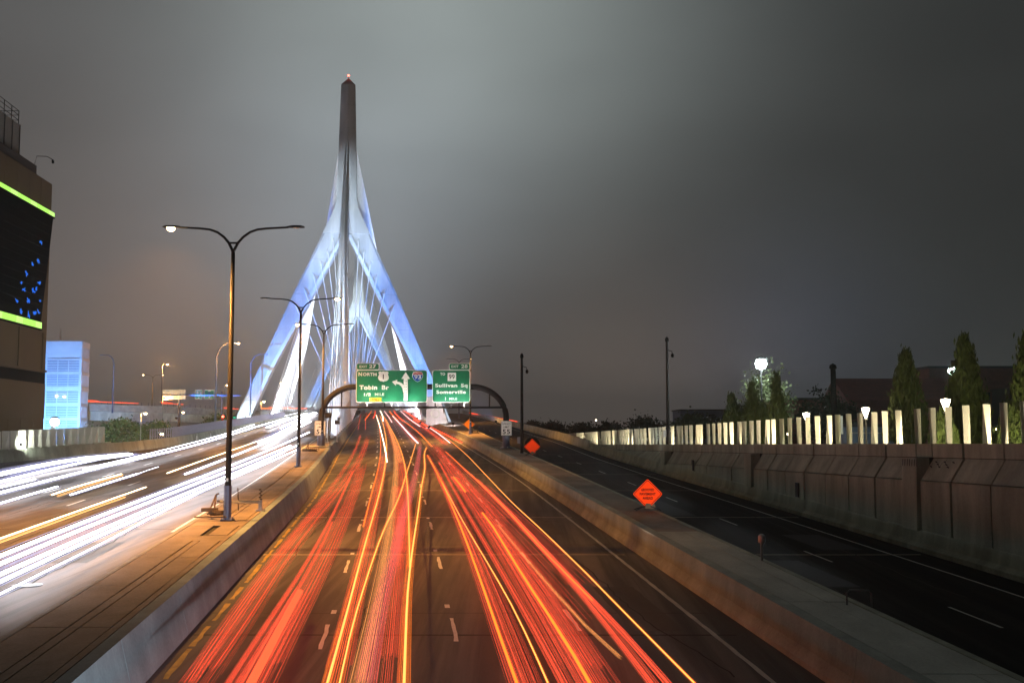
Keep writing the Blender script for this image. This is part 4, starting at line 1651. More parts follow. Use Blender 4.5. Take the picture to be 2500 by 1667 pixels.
# rooftop screen of ribbed metal with a railing
for k in range(24):
    y = 122.4 - k * 2.2
    b = MB()
    vquad(b, y - 2.14, y, 37.4, 42.3, -1.2, .35)
    b.build('rooftop_panel', M['penthouse'], ar)
    b = MB()
    vquad(b, y - .12, y, 37.4, 42.34, -1.12, .1)
    b.build('panel_rib', M['roof_dark'], ar)
b = MB()
for k in range(26):
    y = 122.4 - k * 2.1
    b.tube([(AXX(y) - 1.4, y, 42.3), (AXX(y) - 1.4, y, 44.0)], .05, 5)
for z in (42.9, 43.5, 44.0):
    b.tube([(AXX(122.4) - 1.4, 122.4, z), (AXX(70) - 1.4, 70, z)], .04, 5)
    b.tube([(AXX(122.4) - 1.4, 122.4, z), (AXX(122.4) - 4.5, 122.4, z)], .04, 5)
b.build('roof_railing', M['steel_dark'], ar)
cmr = thing('roof_camera', 'small hook-armed camera on the arena roof edge', 'camera', (-56.3, 124.6, 38.3))
b = MB()
b.tube([(-56.3, 124.6, 38.3), (-56.2, 124.9, 39.3), (-55.6, 126.2, 39.6), (-55.2, 127, 39.4)], .045, 6)
b.build('arm', M['steel_dark'], cmr)
b = MB()
b.lathe((-55.2, 127, 38.95), [(.1, 0), (.16, .1), (.16, .36), (.05, .45)], 8)
b.build('camera_head', M['black'], cmr)

# ================================================================== VENT TOWER lit blue
vt = thing('vent_building', 'blue-lit louvred ventilation tower behind the arena', 'building', (-92, 223, 2.5))
A_, B_, C_ = Vector((-102.5, 220, 0)), Vector((-88.3, 220, 0)), Vector((-89.2, 226.2, 0))
VZ = lambda c: 25.5 - (c - 632) * .02566


def face(b, P0, P1, a, c, z0, z1, off, th):
    """box on the wall P0-P1 between fractions a..c, proud by off"""
    d = (P1 - P0)
    n = Vector((d.y, -d.x, 0)).normalized()
    vs = []
    for o_ in (off, off - th):
        for f, z in ((a, z0), (c, z0), (c, z1), (a, z1)):
            p = P0 + d * f + n * o_
            vs.append((p.x, p.y, z))
    b.add(vs, [(0, 1, 2, 3), (7, 6, 5, 4), (0, 4, 5, 1), (1, 5, 6, 2), (2, 6, 7, 3), (3, 7, 4, 0)])


b = MB()
D_ = A_ + (C_ - B_)
q = [A_, B_, C_, D_]
b.add([(p.x, p.y, 2) for p in q] + [(p.x, p.y, 25.2) for p in q], [(0, 1, 5, 4), (1, 2, 6, 5), (2, 3, 7, 6), (3, 0, 4, 7), (4, 5, 6, 7)])
b.build('wall', M['vent'], vt)
for P0, P1, bays in ((A_, B_, [(.0, .24), (.27, .475), (.515, .975)]), (B_, C_, [(.08, .92)])):
    for z0, z1 in ((VZ(680) + .05, 25.5), (VZ(785), VZ(772)), (VZ(900), VZ(880)), (VZ(1030), VZ(998)), (VZ(1150), VZ(1132)), (VZ(1265), VZ(1245)), (VZ(1375), VZ(1360))):
        b = MB()
        face(b, P0, P1, -.01 if P0 is A_ else 0, 1.015, z0, z1, .16, .3)
        b.build('band', M['vent'], vt)
    edges = sorted(set([0.] + [e for ab in bays for e in ab] + [1.]))
    for a, c in zip([0] + [ab[1] for ab in bays], [ab[0] for ab in bays] + [1.0]):
        if c - a > .005:
            b = MB()
            face(b, P0, P1, a, c, 2.2, 24.6, .12, .2)
            b.build('pilaster', M['vent'], vt)
    for a, c in bays:
        for k, (ct, cb) in enumerate([(680, 765), (787, 878), (902, 996), (1032, 1130), (1152, 1243), (1267, 1358), (1378, 1480)]):
            z1, z0 = VZ(ct), VZ(cb)
            if k == 0 and P0 is A_:
                continue
            n_ = 7 if k else 1
            if P0 is B_:
                for j in range(7):
                    f0 = a + (c - a) * j / 7
                    b = MB()
                    face(b, P0, P1, f0, f0 + (c - a) / 7 * .45, z0, z1, .14, .12)
                    b.build('louvre', M['vent'], vt)
                b = MB()
                face(b, P0, P1, a, c, z0, z1, .03, .1)
                b.build('recess', M['vent_louvre'], vt)
            else:
                b = MB()
                face(b, P0, P1, a, c, z0, z1, .03, .1)
                b.build('recess', M['vent_louvre'], vt)
                for j in range(7):
                    zz0 = z0 + (z1 - z0) * j / 7
                    b = MB()
                    face(b, P0, P1, a, c, zz0, zz0 + (z1 - z0) / 7 * .5, .1, .08)
                    b.build('louvre', M['vent'], vt)
                for f in (1 / 3, 2 / 3):
                    b = MB()
                    face(b, P0, P1, a + (c - a) * f - .004, a + (c - a) * f + .004, z0, z1, .15, .1)
                    b.build('mullion', M['vent'], vt)
for dx in (0, .5):
    pass
b = MB()
b.tube([(-93.6, 222, 25.2), (-93.6, 222, 27.2)], .16, 8)
b.tube([(-93.6, 222, 27.2), (-93.6, 222, 28.3)], .06, 6)
b.build('roof_mast', M['vent'], vt)
for x, z, l in ((-93.0, VZ(1072), 'left'), (-91.4, VZ(1078), 'right')):
    b = MB()
    b.lathe((x, 219.7, z - .15), [(.0001, 0), (.22, .08), (.22, .25), (.0001, .32)], 8)
    b.build('wall_lamp', M['L_warm'], vt)
GV = 'blue floodlights at the foot of the ventilation tower'
flood('blue floodlight left of centre at the foot of the ventilation tower', (-97, 206, 4.2), (-96, 220, 15), 34000, (.17, .42, 1), 110, .8, GV)
flood('blue floodlight right of centre at the foot of the ventilation tower', (-84, 206, 4.2), (-90, 221, 15), 46000, (.18, .44, 1), 110, .8, GV)


# ================================================================== VIADUCT on the left
VP = [(-120, 205, 12.2), (-101, 222, 12.0), (-92, 236, 11.9), (-83, 252, 11.8), (-76, 268, 11.6), (-71, 284, 11.6), (-68, 302, 11.9), (-67, 324, 12.4), (-68, 350, 13)]


def along(pts, n):
    P_ = [Vector(p) for p in pts]
    out = []
    for i in range(len(P_) - 1):
        p0, p1, p2, p3 = P_[max(i - 1, 0)], P_[i], P_[i + 1], P_[min(i + 2, len(P_) - 1)]
        for k in range(n):
            t = k / n
            out.append(.5 * ((2 * p1) + (-p0 + p2) * t + (2 * p0 - 5 * p1 + 4 * p2 - p3) * t * t + (-p0 + 3 * p1 - 3 * p2 + p3) * t ** 3))
    out.append(P_[-1])
    return out


def ribbon(name, pts, section, m, parent):
    b = MB()
    rings = []
    for i, p in enumerate(pts):
        t = (pts[min(i + 1, len(pts) - 1)] - pts[max(i - 1, 0)])
        s = Vector((t.y, -t.x, 0)).normalized()
        rings.append([p + s * du + Vector((0, 0, dz)) for du, dz in section])
    b.rings(rings)
    return b.build(name, m, parent)


vd = thing('viaduct', 'curved concrete viaduct with pale girder sides left of the bridge', 'viaduct', (-76, 268, 2.6))
vp = along(VP, 5)
ribbon('deck', vp, [(5.2, 0), (5.2, -.5), (-5.2, -.5), (-5.2, 0)], M['concrete'], vd)
for k in range(0, len(vp) - 5, 5):
    ribbon('girder', [p + Vector((0, 0, 0)) for p in vp[k:k + 6]], [(4.4, -.52), (4.2, -2.5), (3.6, -2.5), (3.6, -.52)], M['concrete_barrier'], vd)
ribbon('box_girder', vp, [(3.5, -.52), (3.0, -2.4), (-3.0, -2.4), (-3.5, -.52)], M['concrete'], vd)
for k in range(0, len(vp) - 5, 5):
    ribbon('parapet', vp[k:k + 6], [(5.2, .01), (5.2, 1.0), (4.95, 1.0), (4.9, .01)], M['concrete'], vd)
ribbon('parapet', vp, [(-4.9, .01), (-4.95, 1.0), (-5.2, 1.0), (-5.2, .01)], M['concrete'], vd)
b = MB()
for k, p in enumerate(vp):
    t = (vp[min(k + 1, len(vp) - 1)] - vp[max(k - 1, 0)])
    s = Vector((t.y, -t.x, 0)).normalized()
    q = p + s * 5.05
    for f in (0, .5):
        r_ = q + t * f * .5
        b.tube([r_ + Vector((0, 0, 1)), r_ + Vector((0, 0, 1.7))], .05, 4)
b.build('railing_posts', M['fence_purple'], vd)
for k in (6, 14, 22, 30):
    p = vp[k]
    b = MB()
    b.box((p.x, p.y, 6.0), (2.6, 1.6, 7.2))
    b.box((p.x, p.y, 9.1), (7.5, 1.8, .9))
    b.build('pier', M['concrete'], vd)

# white sign lattice seen from behind, and its blue post
sl = thing('lattice_sign', 'white sign backs in two rows on a blue post left of the green signs', 'road sign', (-66.4, 215, 3.0))
b = MB()
b.tube([(-66.4, 215, 3), (-66.4, 215, 15.6)], [.34, .24], 10)
b.build('post', M['steel_blue'], sl)
b = MB()
b.tube([(-69.8, 215, 14.35), (-56.5, 224, 14.5)], .16, 8)
b.build('arm', M['steel_blue'], sl)
for z0, z1, m in ((14.5, 15.35, 'vent'), (13.4, 14.2, 'sign_white')):
    x = -69.7
    for w in (.55, .62, .62, .7, .4, .6, .6, .5):
        b = MB()
        b.box((x + w / 2 - .03, 214.7, (z0 + z1) / 2), (w - .06, .05, z1 - z0))
        b.build('back_panel', M[m], sl)
        x += w
for x in (-69.4, -67.5, -65.6):
    b = MB()
    b.box((x, 214.85, 14.4), (.1, .14, 2.0))
    b.build('upright', M['steel_blue'], sl)


def far_sign(label, x0, x1, z0, z1, y, marks):
    s = thing('guide_sign', label, 'road sign', ((x0 + x1) / 2, y, z0), 'far green signs beside the left bridge leg')
    b = MB()
    b.poly(rrect(x0, x1, z0, z1, .16), y, y + .06)
    b.build('border', M['sign_white'], s)
    b = MB()
    b.poly(rrect(x0 + .09, x1 - .09, z0 + .09, z1 - .09, .1), y - .02, y + .02)
    b.build('panel', M['sign_green'], s)
    for nm, cx_, cz_, w, h, m in marks:
        b = MB()
        X, Z = x0 + (x1 - x0) * cx_, z0 + (z1 - z0) * cz_
        if nm == 'arrow':
            b.poly([(X, Z - h), (X + w, Z), (X + w * .35, Z), (X + w * .35, Z + h), (X - w * .35, Z + h), (X - w * .35, Z), (X - w, Z)], y - .04, y)
        elif nm == 'shield':
            b.poly([(X + a * w, Z + c * h) for a, c in ((0, -1), (.8, -.5), (.9, .4), (.6, 1), (-.6, 1), (-.9, .4), (-.8, -.5))], y - .04, y)
        else:
            b.poly([(X - w, Z - h), (X + w, Z - h), (X + w, Z + h), (X - w, Z + h)], y - .04, y)
        b.build(nm, M[m], s)
    b = MB()
    b.box(((x0 + x1) / 2, y + .15, (z0 + z1) / 2 + .4), (x1 - x0, .12, .12))
    b.build('bracket', M['steel_blue'], s)


far_sign('narrow green sign with a white route marker and a down arrow beside the left leg', -70.4, -68.75, 14.25, 16.3, 239,
         [('shield', .32, .66, .28, .28, 'sign_white'), ('marker', .75, .64, .18, .3, 'sign_back'), ('line', .45, .9, .45, .06, 'sign_white'), ('line', .5, .42, .5, .07, 'sign_white'), ('line', .5, .31, .42, .06, 'sign_white'), ('arrow', .5, .15, .28, .16, 'sign_white')])
far_sign('wider green sign with a blue shield and a down arrow beside the left leg', -68.3, -66.15, 14.25, 16.3, 239,
         [('shield', .5, .64, .24, .24, 'sign_blue'), ('line', .5, .88, .32, .06, 'sign_white'), ('line', .5, .37, .72, .06, 'sign_white'), ('arrow', .5, .17, .28, .16, 'sign_white')])
gp = thing('sign_post', 'blue-lit post and beam that hold the two far green signs', 'gantry', (-64.6, 239.6, 4))
b = MB()
b.tube([(-64.6, 239.6, 4), (-64.6, 239.6, 16)], [.3, .22], 8)
b.build('post', M['steel_blue'], gp)
b = MB()
b.tube([(-64.6, 239.5, 15.3), (-71, 239.5, 15.3)], .15, 8)
b.build('beam', M['steel_blue'], gp)


def signal(label, x, y, z, on):
    t = thing('traffic_signal', label, 'traffic light', (x, y, 4), 'traffic signals left of the bridge leg')
    b = MB()
    b.tube([(x, y, 4), (x, y, z - .5)], .09, 6)
    b.build('post', M['steel_blue'], t)
    b = MB()
    b.box((x, y, z), (.42, .3, 1.25))
    b.build('housing', M['black'], t)
    for k, c in enumerate(('red', 'amber', 'green')):
        b = MB()
        b.lathe((x, y - .2, z + .4 - .4 * k - .2), [(.0001, 0), (.19, .08), (.24, .2), (.19, .32), (.0001, .4)], 10)
        b.build('signal_lens', M['L_' + c] if c == on else M['glass_dark'], t)
    l = bpy.data.lights.new('signal_light', 'POINT')
    l.energy = 160
    l.color = (1, .05, .03) if on == 'red' else (.03, 1, .45)
    l.shadow_soft_size = .15
    o = bpy.data.objects.new('signal_light', l)
    COL.objects.link(o)
    o.parent = t
    o.location = (0, -.7, z - 4)


signal('traffic signal showing red just left of the nearest lamp pole', -54.4, 203, 9.4, 'red')
signal('traffic signal showing green at the foot of the left bridge leg', -51.36, 200, 9.25, 'green')


# ================================================================== BUILDINGS on the right
def house(label, x0, x1, y0, y1, z0, zw, zr, over=.5):
    t = thing('brick_house', label, 'building', ((x0 + x1) / 2, (y0 + y1) / 2, z0))
    ym = (y0 + y1) / 2
    b = MB()
    b.add([(x0, y0, z0), (x1, y0, z0), (x1, y1, z0), (x0, y1, z0), (x0, y0, zw), (x1, y0, zw), (x1, y1, zw), (x0, y1, zw), (x0, ym, zr), (x1, ym, zr)],
          [(0, 1, 5, 4), (2, 3, 7, 6), (0, 4, 8, 7, 3), (1, 2, 6, 9, 5)])
    b.build('wall', M['brick'], t)
    b = MB()
    for ya, sgn in ((y0 - over, 1), (y1 + over, -1)):
        zz = zw - over * (zr - zw) / (ym - y0)
        b.add([(x0 - over, ya, zz + .02), (x1 + over, ya, zz + .02), (x1 + over, ym, zr + .05), (x0 - over, ym, zr + .05), (x0 - over, ya, zz + .2), (x1 + over, ya, zz + .2), (x1 + over, ym, zr + .23), (x0 - over, ym, zr + .23)],
              [(0, 1, 2, 3), (4, 5, 6, 7), (0, 4, 5, 1), (0, 3, 7, 4), (1, 5, 6, 2)])
    b.build('roof', M['roof_red'], t)
    return t


hs = house('dark brick house with a red gabled roof behind the slat fence', 42.6, 58, 136, 146, 4.2, 11.0, 13.6)
for k in range(5):
    b = MB()
    b.box((44.5 + k * 2.9, 135.97, 8.2), (1.0, .1, 1.6))
    f = b.build('window', M['glass_dark'], hs)
    b = MB()
    b.box((44.5 + k * 2.9, 135.95, 7.3), (1.3, .16, .14))
    b.build('sill', M['concrete'], f)
b = MB()
b.tube([(42.4, 141, 13.7), (42.4, 141, 14.8)], .12, 6)
b.build('finial', M['black'], hs)


def block(name, label, x0, x1, y0, y1, z0, z1, m, parts):
    t = thing(name, label, 'building', ((x0 + x1) / 2, (y0 + y1) / 2, z0))
    b = MB()
    b.box(((x0 + x1) / 2, (y0 + y1) / 2, (z0 + z1) / 2), (x1 - x0, y1 - y0, z1 - z0))
    b.build('wall', m, t)
    b = MB()
    b.box(((x0 + x1) / 2, (y0 + y1) / 2, z1 + .15), (x1 - x0 + .5, y1 - y0 + .5, .3))
    b.build('roof', M['roof_dark'], t)
    for nm, x, z, w, h, mm in parts:
        b = MB()
        b.box((x, y0 - .03, z), (w, .12, h))
        b.build(nm, M[mm], t)
    return t


block('brick_building', 'tall dark brick block behind the two biggest cypress trees', 57.5, 72, 148, 160, 4, 15.6, M['brick'],
      [('window', 60 + 2.6 * k, 11.5 - 2.8 * j, 1.1, 1.6, 'glass_dark') for k in range(5) for j in range(2)] + [('roof_unit', 62, 16.2, 3, 1.0, 'roof_dark')])
block('brick_building', 'low dark red brick building left of the gabled house behind round trees', 36.5, 43.5, 150, 160, 4, 11.3, M['brick'],
      [('window', 38 + 1.7 * k, 8.6, .8, 1.3, 'glass_dark') for k in range(3)])
block('office_building', 'long low dark building with a row of lit windows on the far right', 66, 96, 140, 152, 4, 12.4, M['roof_dark'],
      [('window', 67.2 + 1.25 * k, 9.5, .75, .95, 'L_window' if (k * 5) % 7 in (0, 2, 3) else 'glass_dark') for k in range(22)])
block('warehouse', 'long pale flat-roofed building far off behind the round trees', 41, 60, 262, 275, 4, 12.2, M['vent_louvre'],
      [('window', 43 + 3 * k, 10.3, 1.4, 1.0, 'glass_dark') for k in range(5)])
block('shed', 'low grey metal shed behind the slat fence below the gabled house', 33.5, 40.5, 108, 114, 4.6, 7.3, M['vent_louvre'],
      [('wall_strip', 37, 6.7, 6.6, .14, 'galv')])


def pole(name, label, loc, H, r, extra, m='bronze'):
    x, y, z = loc
    t = thing(name, label, 'pole', loc)
    b = MB()
    b.tube([(x, y, z), (x, y, z + H)], [r, r * .72], 10)
    b.build('pole', M[m], t)
    b = MB()
    b.lathe((x, y, z + H), [(r * .7, 0), (r * 1.1, .1), (r * .9, .35), (.02, .5)], 8)
    b.build('cap', M['black'], t)
    if extra:
        b = MB()
        b.tube([(x, y - .05, z + H - .75), (x + .45, y - .05, z + H - .9), (x + .5, y - .05, z + H - 1.15)], .04, 6)
        b.build('bracket', M['steel_dark'], t)
        b = MB()
        b.lathe((x + .5, y - .05, z + H - 1.5), [(.03, 0), (.14, .1), (.14, .32), (.05, .4)], 8)
        b.build('camera', M['black'], t)
        b = MB()
        b.box((x - .3, y - .02, z + 1.3), (.3, .22, .62))
        b.build('control_box', M['galv'], t)
    b = MB()
    b.box((x, y, z + .03), (r * 3.2, r * 3.2, .06))
    b.build('base_plate', M['galv'], t)
    return t


pole('camera_pole', 'tall camera pole on the right median beside the orange sign', (.95, 103.8, prof(103.8) + H_RMED), 9.2, .16, True)
pole('camera_pole', 'tallest camera pole standing on top of the ramp wall in the slat fence', (14.6, 101, wall_top(101) - .3), 9.9, .17, True)
pole('chimney', 'plain thick black pole rising beside the gabled brick house', (26.9, 90, 4.6), 7.4, .3, False, 'black')
sgp = thing('banner', 'small pale illuminated banner on the black pole behind the fence', 'banner', (27.25, 89.8, 6.6))
b = MB()
b.box((27.3, 89.7, 7.35), (.42, .06, 1.5))
b.build('banner_cloth', M['sign_white'], sgp)

for x, y, z, m, lab in [(31.5, 70, 6.9, 'L_sodium', 'small orange lamp low between the last two slats'), (31.3, 70, 5.9, 'L_window', 'small white lamp low between the last two slats, below the orange one'),
                        (17.0, 118, 5.75, 'L_white', 'small white lamp in a gap of the distant fence'), (22.6, 290, 10.2, 'L_city', 'tiny white lamp on the horizon right of the ramp'),
                        (3.1, 330, 11.5, 'L_window', 'tiny green-white light above the far ramp parapet'), (12.0, 340, 10.6, 'L_city', 'tiny far light beside the right camera pole'),
                        (21.5, 84, 6.6, 'L_warm', 'tiny warm light between slats left of the lanterns')]:
    bulb(lab, (x, y, z), 60 if y < 120 else 0, (1, .8, .5), .11 if y < 150 else .22, M[m], 1.2 if y < 120 else 3, 'small distant lamps on the right', 'distant_lamp', 'lamp')


# ================================================================== TREES
def leaf_mesh(name, P_, size, m, vertical=False, seed=0):
    g_ = np.random.default_rng(seed)
    n = len(P_)
    if vertical:
        ax = np.stack([g_.normal(0, .25, n), g_.normal(0, .25, n), np.ones(n)], 1)
    else:
        ax = g_.normal(0, 1, (n, 3))
    ax /= np.linalg.norm(ax, axis=1)[:, None]
    t = g_.normal(0, 1, (n, 3))
    sd = np.cross(ax, t)
    sd /= np.linalg.norm(sd, axis=1)[:, None] + 1e-9
    s = size * g_.uniform(.6, 1.35, n)[:, None]
    hl, hw = ax * s * (1.5 if vertical else 1.0), sd * s * (.42 if vertical else .62)
    V = np.stack([P_ - hl, P_ + hw, P_ + hl, P_ - hw], 1).reshape(-1, 3)
    F = np.arange(4 * n).reshape(n, 4)
    return fast_mesh(name, V, F, [m])


def cypress(label, x, y, z0, H, rad, seed, N=5200, m='leaf_cypress', group='cypress trees behind the slat fence'):
    g_ = np.random.default_rng(seed)
    t = thing('cypress_tree', label, 'tree', (x, y, z0), group)
    b = MB()
    b.tube([(x, y, z0), (x, y, z0 + H * .35), (x, y, z0 + H * .9)], [.16, .11, .03], 7)
    b.build('trunk', M['bark'], t)
    # upright sprays that follow the outline, with uneven length
    nc = 170
    h = g_.uniform(.03, 1, nc) ** .8
    prof_r = rad * np.minimum(1, (1.04 - h) * 1.55) ** .85 * g_.uniform(.5, 1.2, nc)
    an = g_.uniform(0, 2 * np.pi, nc)
    C_ = np.stack([prof_r * np.cos(an) * .82, prof_r * np.sin(an) * .82, h * H * .94], 1)
    k = g_.integers(0, nc, N)
    off = g_.normal(0, 1, (N, 3)) * np.array([rad * .12, rad * .12, H * .05])
    P_ = C_[k] + off
    tip = g_.uniform(0, 1, N // 12)
    P2 = np.stack([g_.normal(0, .07 * rad, len(tip)), g_.normal(0, .07 * rad, len(tip)), H * (.86 + .15 * tip)], 1)
    P_ = np.vstack([P_, P2])
    P_ = P_[P_[:, 2] > .1]
    me = leaf_mesh('crown', P_, .12 * max(1, H / 6), M[m], True, seed)
    o = bpy.data.objects.new('crown', me)
    COL.objects.link(o)
    o.parent = t
    return t


cypress('broad tall cypress left of the cone lantern post', 24.2, 66, 5.2, 6.4, 1.25, 1)
cypress('tallest broad cypress beside the smaller white floodlamp', 27.0, 64, 5.2, 7.1, 1.3, 2)
cypress('cypress cut off by the right edge of the photo', 27.9, 58, 5.2, 6.7, 1.2, 3)
cypress('leftmost small cypress, left of the biggest floodlamp', 19.4, 95, 4.8, 5.3, 1.1, 4, 3600)
cypress('second cypress from the left, in front of the frosty lit tree', 20.1, 90, 4.8, 6.0, 1.05, 5, 3600)
cypress('slim tall cypress right under the biggest floodlamp', 21.15, 86, 4.8, 6.5, .85, 6, 3600)
cypress('short cypress between the slim one and the frosty tree', 20.75, 89, 4.8, 4.3, .9, 16, 3000)
cypress('low bright cypress between the last slats on the right', 26.3, 57, 5.4, 2.6, .9, 7, 3000, 'leaf_cypress')
cypress('low bright shrubby cypress right of the broad tall one', 24.0, 60, 5.4, 2.5, .8, 8, 2600, 'leaf_cypress')


def round_tree(label, x, y, z0, H, rx_, m, seed, N=2600, leaf=.22, trunk=True, group=None, name='tree', cat='tree', sparse=False):
    g_ = np.random.default_rng(seed)
    t = thing(name, label, cat, (x, y, z0), group)
    b = MB()
    lean = g_.uniform(-.3, .3)
    b.tube([(x, y, z0 - .2), (x + lean * .4, y, z0 + H * .35), (x + lean, y, z0 + H * .8)], [.05 * H * .5, .035 * H * .5, .02 * H * .3], 7)
    tips = []
    for k in range(14 if sparse else 7):
        a = g_.uniform(0, 6.28)
        f = g_.uniform(.3, .7)
        st = Vector((x + lean * f, y, z0 + H * f))
        en = st + Vector((math.cos(a) * rx_ * .75, math.sin(a) * rx_ * .75, H * g_.uniform(.08, .26)))
        md = (st + en) / 2 + Vector((0, 0, H * .05))
        b.tube([st, md, en], [.02 * H * .3, .014 * H * .3, .006 * H * .3], 5)
        tips.append(en)
    b.build('trunk', M['bark'], t)
    nc = 34
    th = g_.uniform(0, 2 * np.pi, nc)
    cz = g_.uniform(-.75, 1, nc)
    rr_ = np.sqrt(1 - np.clip(np.abs(cz), 0, 1) ** 2) * g_.uniform(.35, 1.0, nc)
    C_ = np.stack([rr_ * np.cos(th) * rx_, rr_ * np.sin(th) * rx_, H * .62 + cz * H * .36], 1)
    k = g_.integers(0, nc, N)
    sc = g_.uniform(.12, .30, nc)[k][:, None]
    P_ = C_[k] + g_.normal(0, 1, (N, 3)) * sc * np.array([rx_, rx_, H * .38])
    P_ = P_[P_[:, 2] > .05]
    me = leaf_mesh('crown', P_, leaf, M[m], False, seed)
    o = bpy.data.objects.new('crown', me)
    COL.objects.link(o)
    o.parent = t
    return t


round_tree('pale feathery tree lit white under the biggest floodlamp', 24.4, 104, 4.6, 7.6, 2.4, 'leaf_pale', 21, 2300, .16, sparse=True)
GT = 'dark round trees along the horizon behind the distant fence'
for i, (x, y, z0, H, w, lab, m) in enumerate([
        (45.5, 205, 4.2, 7.4, 5.0, 'largest dark round tree on the skyline, right of the tall camera pole', 'leaf_dark'),
        (33.0, 200, 4.2, 5.4, 3.8, 'paler green round tree right behind the tall camera pole', 'leaf_mid'),
        (28.5, 230, 4.0, 6.4, 4.0, 'dark round tree left of the tall camera pole', 'leaf_dark'),
        (40.0, 225, 4.2, 6.0, 3.6, 'dark tree between the pale green tree and the largest one', 'leaf_dark'),
        (22.0, 250, 4.0, 4.9, 4.2, 'low dark tree clump left of the dark round tree', 'leaf_dark'),
        (17.0, 270, 4.0, 5.0, 4.2, 'second low tree clump out towards the ramp end', 'leaf_dark'),
        (11.5, 300, 4.5, 5.0, 3.6, 'small round tree on the skyline third from the ramp', 'leaf_dark'),
        (6.5, 320, 5.0, 4.9, 3.2, 'smallest round tree on the skyline nearest the ramp', 'leaf_dark'),
        (34.5, 120, 4.4, 6.6, 2.7, 'dark round tree left of the low red brick building', 'leaf_dark'),
        (37.5, 122, 4.4, 5.2, 2.2, 'smaller dark tree in front of the low red brick building', 'leaf_dark')]):
    round_tree(lab, x, y, z0, H, w, m, 40 + i, 2200, .3 if y > 180 else .2, group=GT)
GL = 'bushes and trees below the viaduct'
for i, (x, y, z0, H, w, lab) in enumerate([
        (-64.5, 178, 3.2, 5.4, 4.4, 'big green bushy tree below the viaduct right of the blue tower'),
        (-59.5, 182, 3.2, 4.9, 3.0, 'narrower bushy tree to the right of the big green one below the viaduct'),
        (-72.0, 190, 3.2, 2.8, 3.0, 'low bush at the foot of the blue tower'),
        (-58.0, 214, 3.5, 6.2, 4.0, 'bushy tree under the green signs below the viaduct'),
        (-53.5, 205, 3.5, 5.2, 3.4, 'bush below the red traffic signal')]):
    round_tree(lab, x, y, z0, H, w, 'leaf_mid', 70 + i, 3000, .24, group=GL)


# ================================================================== SMALL THINGS on the medians
def gate_arm(label, Y, k):
    x0, x1 = rx(Y) - 8.7, rx(Y) - 6.65
    z = prof(Y) + H_MED
    t = thing('gate_barrier', label, 'barrier arm', (x1, Y, z), 'barrier arms lying on the brown median')
    b = MB()
    b.tube([(x0, Y, z + .42), (x1, Y - .1, z + .40)], .07, 8)
    b.build('pipe', M['galv'], t)
    b = MB()
    b.box((x1, Y - .1, z + .25), (.16, .16, .5))
    b.box((x1, Y - .1, z + .03), (.4, .3, .06))
    b.build('stand', M['galv'], t)
    b = MB()
    for j in range(6):
        b.lathe((x1 + .03 * (-1) ** j, Y - .1, z + .5 + .09 * j), [(.03, 0), (.065, .03), (.03, .08)], 6)
    b.build('chain', M['rust'], t)
    b = MB()
    b.tube([(x0 + .95, Y + .2, z), (x0 + .9, Y + .2, z + 1.05)], .025, 6)
    b.build('rod', M['rust'], t)
    b = MB()
    b.tube([(x0 - .1, Y - .9, z + .05), (x0, Y - .3, z + .75), (x0 + .05, Y, z + .8)], .04, 6)
    b.tube([(x0 + .1, Y - .9, z + .05), (x0 + .02, Y - .3, z + .75)], .04, 6)
    b.box((x0 - .05, Y - 1.1, z + .12), (.7, .3, .16))
    b.build('trestle', M['rust'], t)
    c = thing('cable_coil', 'coiled dark cable lying by the %s' % k, 'cable', (x0 + .85, Y - 3.3, z), 'cable coils on the brown median')
    b = MB()
    ps = []
    for j in range(60):
        a = j * .52
        r_ = .28 + .06 * math.sin(j * 1.7) + .05 * (j % 5) / 5
        ps.append((x0 + .95 + r_ * math.cos(a) * 1.3, Y - 3.3 + r_ * math.sin(a) * 1.2, z + .04 + .0032 * j))
    b.tube(ps, .028, 5)
    b.build('loop', M['rust'], c)
    b = MB()
    b.tube([(x0 + .2, Y - 4.3, z + .03), (x0 + 1.0, Y - 4.5, z + .05), (x0 + 1.6, Y - 4.1, z + .03)], .035, 5)
    b.build('loose_end', M['rust'], c)


gate_arm('barrier arm with chain stand behind the nearest lamp pole', 51.0, 'nearest lamp pole')
gate_arm('barrier arm lying in front of the left gantry post', 105.5, 'left gantry post')
# bollard and hoop on the right median
bo = thing('bollard', 'small grey bollard with a rounded top at the ramp edge of the right median', 'bollard', (rx(37) + 12.2, 37, prof(37) + H_RMED))
b = MB()
b.box((rx(37) + 12.2, 37, prof(37) + H_RMED + .3), (.07, .07, .6))
b.build('post', M['galv'], bo)
b = MB()
b.lathe((rx(37) + 12.2, 37, prof(37) + H_RMED + .6), [(.1, 0), (.12, .05), (.12, .24), (.05, .3)], 10)
b.build('head', M['sign_back'], bo)
b = MB()
hy = 29.4
hx = rx(hy) + 12.25
hz = prof(hy) + H_RMED
b.tube([(hx - .3, hy, hz - .05), (hx - .3, hy, hz + .3), (hx - .22, hy, hz + .38), (hx + .26, hy - .1, hz + .38), (hx + .33, hy - .1, hz + .3), (hx + .33, hy - .1, hz - .05)], .025, 6)
tag(b.build('hoop', M['hoop_steel'], loc=(hx, hy, hz)), 'thin bent metal hoop at the edge of the right median near the camera', 'hoop')
b = MB()
sx_ = rx(161) + 11.9
b.box((sx_, 161, prof(161) + H_RMED + .5), (.2, .2, 1.0))
b.box((sx_ + .8, 160.6, prof(161) + H_RMED + .4), (.16, .16, .8))
b.box((sx_ + .4, 160.8, prof(161) + H_RMED + .06), (1.4, .4, .12))
tag(b.build('stand', M['steel_dark'], loc=(sx_, 161, prof(161) + H_RMED)), 'dark little twin-post stand on the far right median before the gantry base', 'stand')
